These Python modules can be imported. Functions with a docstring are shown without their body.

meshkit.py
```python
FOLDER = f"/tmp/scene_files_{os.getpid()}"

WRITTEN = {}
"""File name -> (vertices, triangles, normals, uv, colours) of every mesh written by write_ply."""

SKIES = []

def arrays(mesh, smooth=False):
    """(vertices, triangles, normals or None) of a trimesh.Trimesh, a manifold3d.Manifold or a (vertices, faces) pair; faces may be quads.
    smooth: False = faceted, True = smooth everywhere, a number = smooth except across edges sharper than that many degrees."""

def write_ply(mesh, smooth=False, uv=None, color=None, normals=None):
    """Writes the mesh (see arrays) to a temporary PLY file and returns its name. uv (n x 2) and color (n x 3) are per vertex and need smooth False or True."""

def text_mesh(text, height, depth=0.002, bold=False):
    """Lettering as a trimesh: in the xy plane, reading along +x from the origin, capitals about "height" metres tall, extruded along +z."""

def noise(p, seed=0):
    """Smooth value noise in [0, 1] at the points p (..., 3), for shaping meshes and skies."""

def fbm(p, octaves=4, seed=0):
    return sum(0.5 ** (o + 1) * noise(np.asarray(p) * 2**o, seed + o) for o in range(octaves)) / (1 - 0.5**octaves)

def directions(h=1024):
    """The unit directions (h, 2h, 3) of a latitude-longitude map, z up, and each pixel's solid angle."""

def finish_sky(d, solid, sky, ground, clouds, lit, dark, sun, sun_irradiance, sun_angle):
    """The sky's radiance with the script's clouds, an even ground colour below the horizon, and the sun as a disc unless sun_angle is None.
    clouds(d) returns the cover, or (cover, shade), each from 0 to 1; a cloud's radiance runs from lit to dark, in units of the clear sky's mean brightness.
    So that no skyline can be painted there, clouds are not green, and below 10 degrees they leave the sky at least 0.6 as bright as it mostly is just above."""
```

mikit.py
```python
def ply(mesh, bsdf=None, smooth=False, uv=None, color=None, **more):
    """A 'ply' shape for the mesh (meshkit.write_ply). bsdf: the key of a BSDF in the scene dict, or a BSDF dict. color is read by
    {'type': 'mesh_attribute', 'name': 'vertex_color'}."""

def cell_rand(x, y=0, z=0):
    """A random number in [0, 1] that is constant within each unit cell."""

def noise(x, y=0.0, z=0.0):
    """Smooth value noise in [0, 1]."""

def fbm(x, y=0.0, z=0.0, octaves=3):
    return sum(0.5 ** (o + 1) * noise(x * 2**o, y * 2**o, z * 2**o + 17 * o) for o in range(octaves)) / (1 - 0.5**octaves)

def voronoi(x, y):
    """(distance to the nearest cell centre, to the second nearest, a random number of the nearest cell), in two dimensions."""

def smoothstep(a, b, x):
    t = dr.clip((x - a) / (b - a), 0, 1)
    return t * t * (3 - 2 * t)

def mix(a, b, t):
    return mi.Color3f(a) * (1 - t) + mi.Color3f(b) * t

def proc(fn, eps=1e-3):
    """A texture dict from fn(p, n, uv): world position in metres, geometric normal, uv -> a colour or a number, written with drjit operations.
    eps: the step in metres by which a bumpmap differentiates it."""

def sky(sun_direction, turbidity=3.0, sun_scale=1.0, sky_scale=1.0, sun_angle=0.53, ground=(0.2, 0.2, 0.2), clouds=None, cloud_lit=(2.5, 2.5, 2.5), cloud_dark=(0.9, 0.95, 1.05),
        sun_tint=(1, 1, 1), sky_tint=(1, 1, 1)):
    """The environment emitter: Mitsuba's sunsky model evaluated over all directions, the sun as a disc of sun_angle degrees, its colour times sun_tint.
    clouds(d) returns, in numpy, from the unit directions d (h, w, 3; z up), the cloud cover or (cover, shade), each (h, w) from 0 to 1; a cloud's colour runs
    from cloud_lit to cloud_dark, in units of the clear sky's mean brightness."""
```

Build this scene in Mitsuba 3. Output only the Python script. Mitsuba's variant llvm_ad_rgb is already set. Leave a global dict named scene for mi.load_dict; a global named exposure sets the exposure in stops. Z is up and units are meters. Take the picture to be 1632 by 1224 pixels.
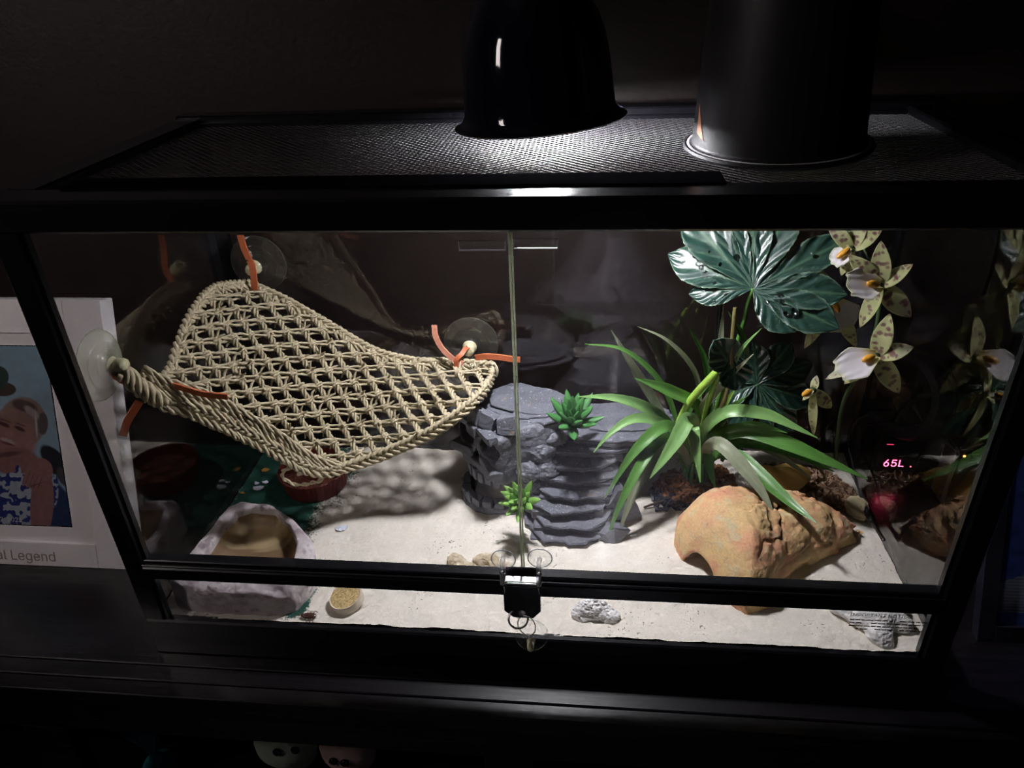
import math, random
import numpy as np
import trimesh
import mitsuba as mi
import drjit as dr
import mikit, meshkit
from mikit import noise, fbm, smoothstep, mix, voronoi
from meshkit import fbm as nfbm, noise as nnoise

scene, labels = {}, {}
T = mi.ScalarTransform4f

# ---------------------------------------------------------------- camera, light, exposure
CAM = np.array([0.0665, -0.5872, 0.7312])
YAW, PITCH, ROLL = -0.1165, 0.5246, -0.0419
FWD = np.array([math.sin(YAW) * math.cos(PITCH), math.cos(YAW) * math.cos(PITCH), -math.sin(PITCH)])
RIGHT = np.array([math.cos(YAW), -math.sin(YAW), 0.0])
UP = np.cross(RIGHT, FWD)
UPR = math.cos(ROLL) * UP - math.sin(ROLL) * RIGHT
scene['camera'] = {'type': 'perspective', 'fov': 2 * math.degrees(math.atan(816 / 1182.0)), 'fov_axis': 'x',
                   'near_clip': 0.02, 'far_clip': 50.0,
                   'to_world': T().look_at(origin=CAM.tolist(), target=(CAM + FWD).tolist(), up=UPR.tolist())}
exposure = 2.0
BULB = 165.0
WARM = 4.2                        # unseen lamp at the left, lights frame and dome
scene['bulb_light'] = {'type': 'area', 'radiance': {'type': 'rgb', 'value': [BULB, BULB * 0.98, BULB * 1.03]}}
scene['warm_light'] = {'type': 'area', 'radiance': {'type': 'rgb', 'value': [WARM, WARM * 0.88, WARM * 0.85]}}
BULB_E, WARM_E = scene.pop('bulb_light'), scene.pop('warm_light')

# ---------------------------------------------------------------- helpers
def rgb(*c):
    return {'type': 'rgb', 'value': list(c)}

def principled(color, rough=0.5, spec=0.5, **k):
    return {'type': 'twosided', 'bsdf': {'type': 'principled', 'base_color': rgb(*color) if isinstance(color, tuple) else color,
                                         'roughness': rough, 'specular': spec, **k}}

def mat(name, d):
    scene['mat_' + name] = d
    return 'mat_' + name

def bump(bsdf, fn, scale, eps=5e-4):
    inner = bsdf['bsdf'] if bsdf['type'] == 'twosided' else bsdf
    return {'type': 'twosided', 'bsdf': {'type': 'bumpmap', 'texture': mikit.proc(fn, eps), 'scale': scale, 'bsdf': inner}}

counts = {}
def key(name):
    if name not in counts and name not in scene and name not in labels:
        counts[name] = 0
        return name
    counts[name] = counts.get(name, 0) + 1
    return f'{name}_{counts[name]:03d}'

def thing(name, label, cat, group=None):
    k = key(name)
    counts.setdefault(k, 0)
    labels[k] = {'label': label, 'category': cat}
    if group:
        labels[k]['group'] = group
    return k

def part(parent, name, mesh, m, smooth=False, label=None, kind=None, **more):
    k = key(f'{parent}__{name}')
    counts.setdefault(k, 0)
    scene[k] = mesh if isinstance(mesh, dict) else mikit.ply(mesh, m, smooth, **more)
    if label or kind:
        labels[k] = {}
        if label:
            labels[k]['label'] = label
        if kind:
            labels[k]['kind'] = kind
    return k

def solo(name, mesh, m, label, cat, smooth=False, group=None, kind=None, **more):
    k = thing(name, label, cat, group)
    if kind:
        labels[k]['kind'] = kind
    scene[k] = mesh if isinstance(mesh, dict) else mikit.ply(mesh, m, smooth, **more)
    return k

def struct(name, mesh, m, smooth=False):
    scene[name] = mikit.ply(mesh, m, smooth)
    labels[name] = {'kind': 'structure'}
    counts.setdefault(name, 0)
    return name

def moved(shape, M):
    return {**shape, 'to_world': T(np.asarray(M, float))}

cat_ = trimesh.util.concatenate

def box(x0, x1, y0, y1, z0, z1, bevel=0.0):
    if bevel <= 0:
        b = trimesh.creation.box((x1 - x0, y1 - y0, z1 - z0))
        b.apply_translation(((x0 + x1) / 2, (y0 + y1) / 2, (z0 + z1) / 2))
        return b
    pts = []
    for a, A, sx in ((x0, x1, 0),):
        pass
    for x, dx in ((x0, 1), (x1, -1)):
        for y, dy in ((y0, 1), (y1, -1)):
            for z, dz in ((z0, 1), (z1, -1)):
                pts += [(x + dx * bevel, y + dy * bevel, z), (x + dx * bevel, y, z + dz * bevel), (x, y + dy * bevel, z + dz * bevel)]
    return trimesh.convex.convex_hull(np.array(pts))

def unit(v):
    v = np.asarray(v, float)
    return v / (np.linalg.norm(v, axis=-1, keepdims=True) + 1e-12)

def frame_from(z, x=None):
    z = unit(z)
    h = np.array([1.0, 0, 0]) if abs(z[0]) < 0.9 else np.array([0, 1.0, 0])
    x = h if x is None else np.asarray(x, float)
    x = unit(x - z * (x @ z))
    M = np.eye(4)
    M[:3, 0], M[:3, 1], M[:3, 2] = x, np.cross(z, x), z
    return M

def place(origin, z=(0, 0, 1), x=None, s=1.0):
    M = frame_from(z, x)
    M[:3, :3] *= s
    M[:3, 3] = origin
    return M

def spline(pts, n):
    """Catmull-Rom through the points, n samples."""
    p = np.asarray(pts, float)
    if len(p) == 2:
        return p[0] + (p[1] - p[0]) * np.linspace(0, 1, n)[:, None]
    d = np.concatenate([[0], np.cumsum(np.linalg.norm(np.diff(p, axis=0), axis=1) ** 0.5)])
    q = np.vstack([2 * p[0] - p[1], p, 2 * p[-1] - p[-2]])
    k = np.concatenate([[d[0] - (d[1] - d[0])], d, [d[-1] + (d[-1] - d[-2])]])
    out = []
    for t in np.linspace(d[0], d[-1], n):
        i = min(max(np.searchsorted(d, t, 'right') - 1, 0), len(d) - 2)
        t0, t1, t2, t3 = k[i:i + 4]
        p0, p1, p2, p3 = q[i:i + 4]
        a1 = (t1 - t) / (t1 - t0) * p0 + (t - t0) / (t1 - t0) * p1
        a2 = (t2 - t) / (t2 - t1) * p1 + (t - t1) / (t2 - t1) * p2
        a3 = (t3 - t) / (t3 - t2) * p2 + (t - t2) / (t3 - t2) * p3
        b1 = (t2 - t) / (t2 - t0) * a1 + (t - t0) / (t2 - t0) * a2
        b2 = (t3 - t) / (t3 - t1) * a2 + (t - t1) / (t3 - t1) * a3
        out.append((t2 - t) / (t2 - t1) * b1 + (t - t1) / (t2 - t1) * b2)
    return np.array(out)

def frames_along(p):
    t = unit(np.gradient(p, axis=0))
    n = np.zeros_like(p)
    a = np.array([0, 0, 1.0]) if abs(t[0, 2]) < 0.9 else np.array([1.0, 0, 0])
    for i in range(len(p)):
        a = a - t[i] * (a @ t[i])
        a = a / (np.linalg.norm(a) + 1e-12)
        n[i] = a
    return t, n, np.cross(t, n)

def tube(p, r, sides=6, closed=False):
    p = np.asarray(p, float)
    t, n, b = frames_along(p)
    r = np.broadcast_to(np.asarray(r, float), (len(p),))
    a = np.arange(sides) * 2 * np.pi / sides
    v = p[:, None] + r[:, None, None] * (np.cos(a)[None, :, None] * n[:, None] + np.sin(a)[None, :, None] * b[:, None])
    N = len(p)
    i, j = np.meshgrid(np.arange(N if closed else N - 1), np.arange(sides), indexing='ij')
    i2 = (i + 1) % N
    q = np.stack([i * sides + j, i * sides + (j + 1) % sides, i2 * sides + (j + 1) % sides, i2 * sides + j], -1).reshape(-1, 4)
    f = np.vstack([q[:, [0, 2, 1]], q[:, [0, 3, 2]]])
    v = v.reshape(-1, 3)
    if not closed:
        v = np.vstack([v, p[0], p[-1]])
        c0, c1 = N * sides, N * sides + 1
        k = np.arange(sides)
        f = np.vstack([f, np.stack([k * 0 + c0, k, (k + 1) % sides], 1)[:, [0, 1, 2]],
                       np.stack([k * 0 + c1, (N - 1) * sides + (k + 1) % sides, (N - 1) * sides + k], 1)])
    return trimesh.Trimesh(v, f[:, ::-1], process=False)

def ribbon(p, side, w, thick):
    """A flat strap of width w and the given thickness along p."""
    p = np.asarray(p, float)
    t = unit(np.gradient(p, axis=0))
    s = np.broadcast_to(np.asarray(side, float), p.shape)
    s = unit(s - t * (s * t).sum(1, keepdims=True))
    n = np.cross(t, s)
    w = np.broadcast_to(np.asarray(w, float), (len(p),))[:, None] / 2
    ring = [p + s * w + n * thick / 2, p - s * w + n * thick / 2, p - s * w - n * thick / 2, p + s * w - n * thick / 2]
    v = np.stack(ring, 1).reshape(-1, 3)
    f = []
    for i in range(len(p) - 1):
        for j in range(4):
            a, b, c, d = i * 4 + j, i * 4 + (j + 1) % 4, i * 4 + 4 + (j + 1) % 4, i * 4 + 4 + j
            f += [(a, b, c), (a, c, d)]
    e = (len(p) - 1) * 4
    f += [(0, 2, 1), (0, 3, 2), (e, e + 1, e + 2), (e, e + 2, e + 3)]
    m = trimesh.Trimesh(v, f, process=False)
    return m

def lathe(profile, n=48, close=False):
    """Revolves the (r, z) profile about z."""
    pr = np.asarray(profile, float)
    a = np.arange(n) * 2 * np.pi / n
    v = np.stack([pr[:, None, 0] * np.cos(a), pr[:, None, 0] * np.sin(a), pr[:, None, 1] + 0 * a], -1).reshape(-1, 3)
    N = len(pr)
    i, j = np.meshgrid(np.arange(N if close else N - 1), np.arange(n), indexing='ij')
    i2 = (i + 1) % N
    q = np.stack([i * n + j, i * n + (j + 1) % n, i2 * n + (j + 1) % n, i2 * n + j], -1).reshape(-1, 4)
    f = np.vstack([q[:, [0, 1, 2]], q[:, [0, 2, 3]]])
    m = trimesh.Trimesh(v, f, process=False)
    ar = m.area_faces
    m.update_faces(ar > 1e-14)
    return m

def grid_mesh(V):
    """Quad grid (a, b, 3) to triangles."""
    a, b = V.shape[:2]
    i, j = np.meshgrid(np.arange(a - 1), np.arange(b - 1), indexing='ij')
    q = np.stack([i * b + j, (i + 1) * b + j, (i + 1) * b + j + 1, i * b + j + 1], -1).reshape(-1, 4)
    return trimesh.Trimesh(V.reshape(-1, 3), np.vstack([q[:, [0, 1, 2]], q[:, [0, 2, 3]]]), process=False)

def sheet(V, thick):
    """A grid surface given thickness: top, bottom and rim."""
    a, b = V.shape[:2]
    m = grid_mesh(V)
    n = np.zeros_like(m.vertices)
    fn = np.cross(m.vertices[m.faces[:, 1]] - m.vertices[m.faces[:, 0]], m.vertices[m.faces[:, 2]] - m.vertices[m.faces[:, 0]])
    for k in range(3):
        np.add.at(n, m.faces[:, k], fn)
    n = unit(n)
    N = a * b
    v = np.vstack([m.vertices + n * thick / 2, m.vertices - n * thick / 2])
    f = [m.faces, m.faces[:, ::-1] + N]
    idx = np.arange(N).reshape(a, b)
    loop = np.concatenate([idx[0, :-1], idx[:-1, -1], idx[-1, :0:-1], idx[:0:-1, 0]])
    l2 = np.roll(loop, -1)
    f += [np.stack([loop, loop + N, l2 + N], 1)[:, ::-1], np.stack([loop, l2 + N, l2], 1)[:, ::-1]]
    return trimesh.Trimesh(v, np.vstack(f), process=False)

def surface_nets(fn, lo, hi, h):
    lo, hi = np.asarray(lo, float), np.asarray(hi, float)
    n = np.ceil((hi - lo) / h).astype(int) + 1
    g = np.stack(np.meshgrid(*[lo[k] + h * np.arange(n[k]) for k in range(3)], indexing='ij'), -1)
    F = fn(g.reshape(-1, 3)).reshape(n)
    S = F < 0
    c = n - 1
    pos, cnt = np.zeros((*c, 3)), np.zeros(c)
    sl = lambda o: tuple(slice(o[k], o[k] + c[k]) for k in range(3))
    corners = [(a, b, d) for a in (0, 1) for b in (0, 1) for d in (0, 1)]
    for a in corners:
        for k in range(3):
            if a[k] == 0:
                b = list(a); b[k] = 1
                fa, fb = F[sl(a)], F[sl(b)]
                x = (fa < 0) != (fb < 0)
                t = np.where(x, fa / np.where(x, fa - fb, 1), 0)
                p = np.array(a, float) * x[..., None]
                p[..., k] += t
                pos += p
                cnt += x
    act = cnt > 0
    ids = -np.ones(c, int)
    ids[act] = np.arange(act.sum())
    ci = np.stack(np.nonzero(act), -1)
    V = lo + h * (ci + pos[act] / cnt[act][:, None])
    Q = []
    for k in range(3):
        u, w = (k + 1) % 3, (k + 2) % 3
        a = [slice(None)] * 3; b = [slice(None)] * 3
        a[k], b[k] = slice(0, -1), slice(1, None)
        e = S[tuple(a)] != S[tuple(b)]
        ix = np.stack(np.nonzero(e), -1)
        ok = (ix[:, u] > 0) & (ix[:, w] > 0) & (ix[:, u] < c[u]) & (ix[:, w] < c[w])
        ix = ix[ok]
        inside = S[tuple(ix.T)]
        q = []
        for du, dw in ((-1, -1), (0, -1), (0, 0), (-1, 0)):
            j = ix.copy(); j[:, u] += du; j[:, w] += dw
            q.append(ids[tuple(j.T)])
        q = np.stack(q, 1)
        q[~inside] = q[~inside][:, ::-1]
        Q.append(q)
    Q = np.vstack(Q)
    return trimesh.Trimesh(V, np.vstack([Q[:, [0, 1, 2]], Q[:, [0, 2, 3]]]), process=False)

def sbox(p, c, b, r=0.0):
    q = np.abs(p - np.asarray(c)) - (np.asarray(b) - r)
    return np.linalg.norm(np.maximum(q, 0), axis=1) + np.minimum(q.max(1), 0) - r

def sell(p, c, r):
    q = (p - np.asarray(c)) / np.asarray(r)
    k = np.linalg.norm(q, axis=1)
    return (k - 1) * np.min(r)

def smin(a, b, k):
    h = np.clip(0.5 + 0.5 * (b - a) / k, 0, 1)
    return b + (a - b) * h - k * h * (1 - h)

def smax(a, b, k):
    return -smin(-a, -b, k)

def rotz(a):
    c, s = math.cos(a), math.sin(a)
    return np.array([[c, -s, 0], [s, c, 0], [0, 0, 1.0]])

def blob(center, radii, seed, amp=0.3, sub=3, freq=1.0, rot=0.0):
    m = trimesh.creation.icosphere(subdivisions=sub)
    v = m.vertices
    d = 1 + amp * (nfbm(v * freq * 1.6 + 7.3 * seed, 3, seed) - 0.5) * 2
    m.vertices = (v * d[:, None] * np.asarray(radii)) @ rotz(rot).T + np.asarray(center)
    return m


# ---------------------------------------------------------------- materials
GLASS = mat('glass', {'type': 'thindielectric', 'int_ior': 1.5})
CLEAR = mat('clear_plastic', {'type': 'blendbsdf', 'weight': 0.035, 'a': {'type': 'thindielectric', 'int_ior': 1.45},
                              'b': {'type': 'twosided', 'bsdf': {'type': 'principled', 'base_color': rgb(0.62, 0.64, 0.52), 'roughness': 0.25}}})
OLD_CLEAR = mat('aged_plastic', {'type': 'blendbsdf', 'weight': 0.30, 'a': {'type': 'thindielectric', 'int_ior': 1.45},
                              'b': {'type': 'twosided', 'bsdf': {'type': 'principled', 'base_color': rgb(0.5, 0.52, 0.38), 'roughness': 0.25}}})
STEM_PLASTIC = mat('stem_plastic', principled((0.5, 0.47, 0.3), 0.2))
ACRYLIC = mat('acrylic', {'type': 'dielectric', 'int_ior': 1.3})
BLACK = mat('black_plastic', principled((0.004, 0.004, 0.0055), 0.26, 0.45))
BLACK_SATIN = mat('black_satin', principled((0.006, 0.006, 0.008), 0.45, 0.3))
GLASS_EDGE = mat('glass_edge', {'type': 'principledthin', 'base_color': rgb(0.66, 0.70, 0.58), 'roughness': 0.3, 'diff_trans': 1.5})
WIRE = mat('mesh_wire', principled((0.030, 0.0285, 0.031), 0.42, 0.5))
LAMP_GLOSS = mat('lamp_gloss', principled((0.004, 0.004, 0.009), 0.06))
LAMP_MATTE = mat('lamp_matte', principled((0.0095, 0.009, 0.011), 0.5, 0.25))
REFLECTOR = mat('reflector', principled((0.8, 0.8, 0.8), 0.35, metallic=0.6))
CHROME = mat('chrome', {'type': 'twosided', 'bsdf': {'type': 'roughconductor', 'material': 'Cr', 'alpha': 0.12}})
BULB_WHITE = mat('bulb_white', principled((0.8, 0.8, 0.8), 0.4))
ORANGE_STICKER = mat('orange_sticker', principled((0.75, 0.33, 0.16), 0.5))
WHITE_PAINT = mat('white_paint', principled((0.72, 0.70, 0.70), 0.45))

def wood_c(p, n, uv):
    g = fbm(p.x * 6, p.y * 420, p.z * 420)
    g2 = noise(p.x * 30, p.y * 1500, p.z * 900)
    return mix((0.0030, 0.0022, 0.0034), (0.0075, 0.0058, 0.0078), smoothstep(0.35, 0.75, g) * 0.7 + 0.3 * g2)

def wood_h(p, n, uv):
    return noise(p.x * 14, p.y * 700, p.z * 500) * 0.5 + noise(p.x * 40 + 3, p.y * 240, p.z * 200) * 0.5
WOOD = mat('dark_wood', bump(principled(mikit.proc(wood_c), 0.27, 0.85), wood_h, 0.00008, 3e-4))

def wall_c(p, n, uv):
    s = fbm(p.x * 9, p.z * 9, p.y * 9)
    return mix((0.0088, 0.0052, 0.0047), (0.0140, 0.0088, 0.0080), s)

def wall_h(p, n, uv):
    return fbm(p.x * 260, p.z * 260, p.y * 260)
WALL = mat('dark_wall', bump(principled(mikit.proc(wall_c), 0.55, 0.25), wall_h, 0.0006, 8e-4))
FLOOR_M = mat('room_floor', principled((0.03, 0.022, 0.018), 0.5))

# ---------------------------------------------------------------- the room
struct('wall_back', box(-2.6, 2.6, 0.46, 0.56, -0.72, 2.4), WALL)
struct('floor', box(-2.6, 2.6, -3.2, 0.56, -0.80, -0.72), FLOOR_M)
struct('ceiling', box(-2.6, 2.6, -3.2, 0.56, 2.4, 2.48), FLOOR_M)

# stand: plank top with a stepped front edge, apron, legs and an open shelf
st = thing('media_stand', 'long black stained wooden stand carrying the glass terrarium', 'stand')
for y0, y1, z1 in ((-0.0235, 0.44, 0.0), (-0.0455, -0.0245, -0.0008), (-0.066, -0.0465, -0.0014)):
    part(st, 'top_board', box(-1.15, 1.15, y0, y1, -0.028, z1, 0.0012), WOOD)
part(st, 'apron', box(-1.12, 1.12, -0.052, -0.03, -0.098, -0.028, 0.002), WOOD)
for x in (-0.62, -0.02, 0.58):
    part(st, 'stile', box(x - 0.03, x + 0.03, -0.05, -0.028, -0.70, -0.098, 0.002), WOOD)
part(st, 'shelf', box(-1.12, 1.12, -0.03, 0.42, -0.34, -0.32), WOOD)
part(st, 'back_panel', box(-1.12, 1.12, 0.42, 0.44, -0.72, -0.028), WOOD)
for x in (-1.15, 1.12):
    part(st, 'side_panel', box(x, x + 0.03, -0.05, 0.44, -0.72, -0.028), WOOD)

# unseen lamp out of view, placed to light the photo frame and glossy dome
fl = thing('unseen_lamp', 'unseen lamp at the left of the room, out of view, lighting the white photo frame and the glossy dome', 'lamp')
FLX, FLY = -1.35, -0.75
part(fl, 'base', lathe([(0, -0.72), (0.12, -0.72), (0.12, -0.70), (0.01, -0.69), (0, -0.69)], 32).apply_translation((FLX, FLY, 0)), BLACK_SATIN)
part(fl, 'pole', tube(np.array([(FLX, FLY, -0.69), (FLX, FLY, 1.0)]), 0.009, 10), BLACK_SATIN)
part(fl, 'shade', mikit.ply(lathe([(0.10, 0.82), (0.085, 1.30), (0.0, 1.302)], 40).apply_translation((FLX, FLY, 0)), WHITE_PAINT, emitter=WARM_E), None)

# ---------------------------------------------------------------- terrarium
TW, TD = 0.457, 0.372           # half width and depth
ZB, ZM1, ZM2, ZT1, ZT2 = 0.0565, 0.1274, 0.1522, 0.536, 0.565
tk = thing('terrarium', 'large black framed glass terrarium standing on the dark stand', 'terrarium')
part(tk, 'bottom_frame', cat_([box(-TW, TW, -0.006, 0.006, 0, ZB, 0.002), box(-TW, TW, TD - 0.012, TD, 0, ZB, 0.002),
                               box(-TW, -TW + 0.010, 0.006, TD - 0.012, 0, ZB, 0.001), box(TW - 0.010, TW, 0.006, TD - 0.012, 0, ZB, 0.001),
                               box(-TW + 0.01, TW - 0.01, 0.006, TD - 0.012, 0.004, 0.02)]), BLACK, label='black base frame below the sand')
for sx in (-1, 1):
    x0, x1 = sorted((sx * TW, sx * (TW - 0.026)))
    part(tk, 'corner_post', cat_([box(x0, x1, -0.006, 0.006, ZB, ZT1 + 0.002, 0.002), box(*sorted((sx * (TW - 0.026), sx * (TW - 0.030))), -0.003, 0.004, ZB, ZT1),
                                  box(*sorted((sx * TW, sx * (TW - 0.006))), 0.006, 0.026, ZB, ZT1 + 0.002)]), BLACK)
    x0, x1 = sorted((sx * TW, sx * (TW - 0.024)))
    part(tk, 'corner_post', cat_([box(x0, x1, TD - 0.01, TD, ZB, ZT1 + 0.002, 0.001), box(*sorted((sx * TW, sx * (TW - 0.006))), TD - 0.03, TD - 0.01, ZB, ZT1 + 0.002)]), BLACK)
part(tk, 'top_frame', cat_([box(-TW - 0.003, TW + 0.003, -0.009, 0.030, ZT1, ZT2, 0.0025), box(-TW - 0.003, TW + 0.003, TD - 0.022, TD + 0.004, ZT1, ZT2 + 0.004, 0.002),
                            box(-TW - 0.003, TW + 0.003, TD - 0.030, TD - 0.022, ZT1 + 0.004, ZT2 - 0.004, 0.001),
                            box(-TW - 0.003, -TW + 0.030, 0.030, TD - 0.022, ZT1, ZT2, 0.002), box(TW - 0.030, TW + 0.003, 0.030, TD - 0.022, ZT1, ZT2, 0.002)]), BLACK, label='black top frame of the lid')
part(tk, 'door_rail', cat_([box(-TW + 0.024, TW - 0.024, -0.010, 0.004, ZM1, ZM2 - 0.006, 0.002), box(-TW + 0.024, TW - 0.024, -0.004, 0.010, ZM2 - 0.010, ZM2, 0.0012),
                            box(-TW + 0.024, TW - 0.024, -0.0085, -0.006, ZM2 - 0.007, ZM2 - 0.004, 0.0008)]), BLACK, label='glossy black rail under the doors')

def pane(p0, p1, p2, p3):
    return trimesh.Trimesh([p0, p1, p2, p3], [(0, 1, 2), (0, 2, 3)], process=False)
XM = 0.0015                      # where the two doors meet
door_l = part(tk, 'door_pane', pane((-0.431, -0.003, ZM2 - 0.004), (XM - 0.0015, -0.003, ZM2 - 0.004), (XM - 0.0015, -0.003, ZT1 + 0.004), (-0.431, -0.003, ZT1 + 0.004)), GLASS, label='left glass door')
door_r = part(tk, 'door_pane', pane((XM + 0.0005, 0.001, ZM2 - 0.004), (0.431, 0.001, ZM2 - 0.004), (0.431, 0.001, ZT1 + 0.004), (XM + 0.0005, 0.001, ZT1 + 0.004)), GLASS, label='right glass door')
part(door_l, 'polished_edge', box(XM - 0.0015, XM + 0.0001, -0.006, -0.001, ZM2 - 0.004, ZT1 + 0.003), GLASS_EDGE)
part(door_l, 'top_edge', box(-0.431, XM, -0.0065, -0.0045, ZT1 + 0.0005, ZT1 + 0.0025), GLASS_EDGE)
part(door_r, 'polished_edge', box(XM + 0.0005, XM + 0.0016, -0.001, 0.003, ZM2 - 0.004, ZT1 + 0.003), GLASS_EDGE)
for d, x0, x1, yy in ((door_l, -0.0405, -0.0015, -0.006), (door_r, 0.0045, 0.041, -0.002)):
    fp = part(d, 'finger_pull', box(x0, x1, yy - 0.004, yy, ZT1 - 0.0145, ZT1 - 0.0065, 0.0006), CLEAR)
    part(tk, 'pull_lip', cat_([box(x0, x1, yy - 0.0052, yy - 0.004, ZT1 - 0.0145, ZT1 - 0.0135), box(x0, x0 + 0.0008, yy - 0.0046, yy - 0.004, ZT1 - 0.0135, ZT1 - 0.0065), box(x1 - 0.0008, x1, yy - 0.0046, yy - 0.004, ZT1 - 0.0135, ZT1 - 0.0065)]), mat('clear_rib', principled((0.45, 0.45, 0.5), 0.15)) if 'mat_clear_rib' not in scene else 'mat_clear_rib')
lowp = part(tk, 'lower_pane', pane((-0.431, 0.0, ZB - 0.004), (0.431, 0.0, ZB - 0.004), (0.431, 0.0, ZM1 + 0.004), (-0.431, 0.0, ZM1 + 0.004)), GLASS, label='low front window under the rail')
for sx in (-1, 1):
    x = sx * (TW - 0.008)
    part(tk, 'side_pane', pane((x, 0.002, ZB - 0.03), (x, TD - 0.012, ZB - 0.03), (x, TD - 0.012, ZT1 + 0.002), (x, 0.002, ZT1 + 0.002)), GLASS, label='%s end glass' % ('left' if sx < 0 else 'right'))
part(tk, 'back_pane', pane((-TW + 0.008, TD - 0.012, ZB - 0.03), (TW - 0.008, TD - 0.012, ZB - 0.03), (TW - 0.008, TD - 0.012, ZT1 + 0.002), (-TW + 0.008, TD - 0.012, ZT1 + 0.002)), GLASS, label='back glass')

# the screen of the lid: real diagonal wires
from shapely.geometry import LineString as SLine, box as sbox2
LID = sbox2(-0.430, 0.028, 0.430, TD - 0.024)
wires = []
for fam, sg in enumerate((1, -1)):
    for k in range(-200, 200):
        c = k * 0.0098
        g = SLine([(c - 0.6, -0.6 * sg + 0.19), (c + 0.6, 0.6 * sg + 0.19)]).intersection(LID)
        if g.is_empty or g.length < 0.002:
            continue
        (xa, ya), (xb, yb) = g.coords
        z = ZT2 - 0.0088 + 0.0004 * fam
        wires.append(tube(np.array([(xa, ya, z), (xb, yb, z)]), 0.00048, 6))
part(tk, 'lid_screen', cat_(wires), WIRE, label='fine black metal screen', kind='stuff')
part(tk, 'lid_bar', box(-0.40, 0.176, 0.024, 0.060, ZT2 - 0.004, ZT2 + 0.0014, 0.0006), mat('lid_bar', principled((0.004, 0.004, 0.005), 0.95, 0.0)), label='matte black strip along the front of the screen')
# rivets and dust specks on the front lip are left to the material
IMPRINT = mat('print_black', principled((0.03, 0.03, 0.03), 0.6))
txt = meshkit.text_mesh('IMPORTANT NOTICE', 0.0044, 0.0002)
txt.apply_transform(place((0.3475, -0.0005, 0.1120), (0, -1, 0), (1, 0, 0)))
note = [txt]
rr = random.Random(4)
for row in range(4):
    x = 0.349
    while x < 0.44 - 0.006 * row:
        w = rr.uniform(0.003, 0.008)
        if rr.random() < 0.86:
            note.append(box(x, x + w, -0.0007, -0.0005, 0.1062 - row * 0.0045, 0.1075 - row * 0.0045))
        x += w + 0.0012
part(lowp, 'printed_notice', cat_(note), IMPRINT, label='small black printed notice')

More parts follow.
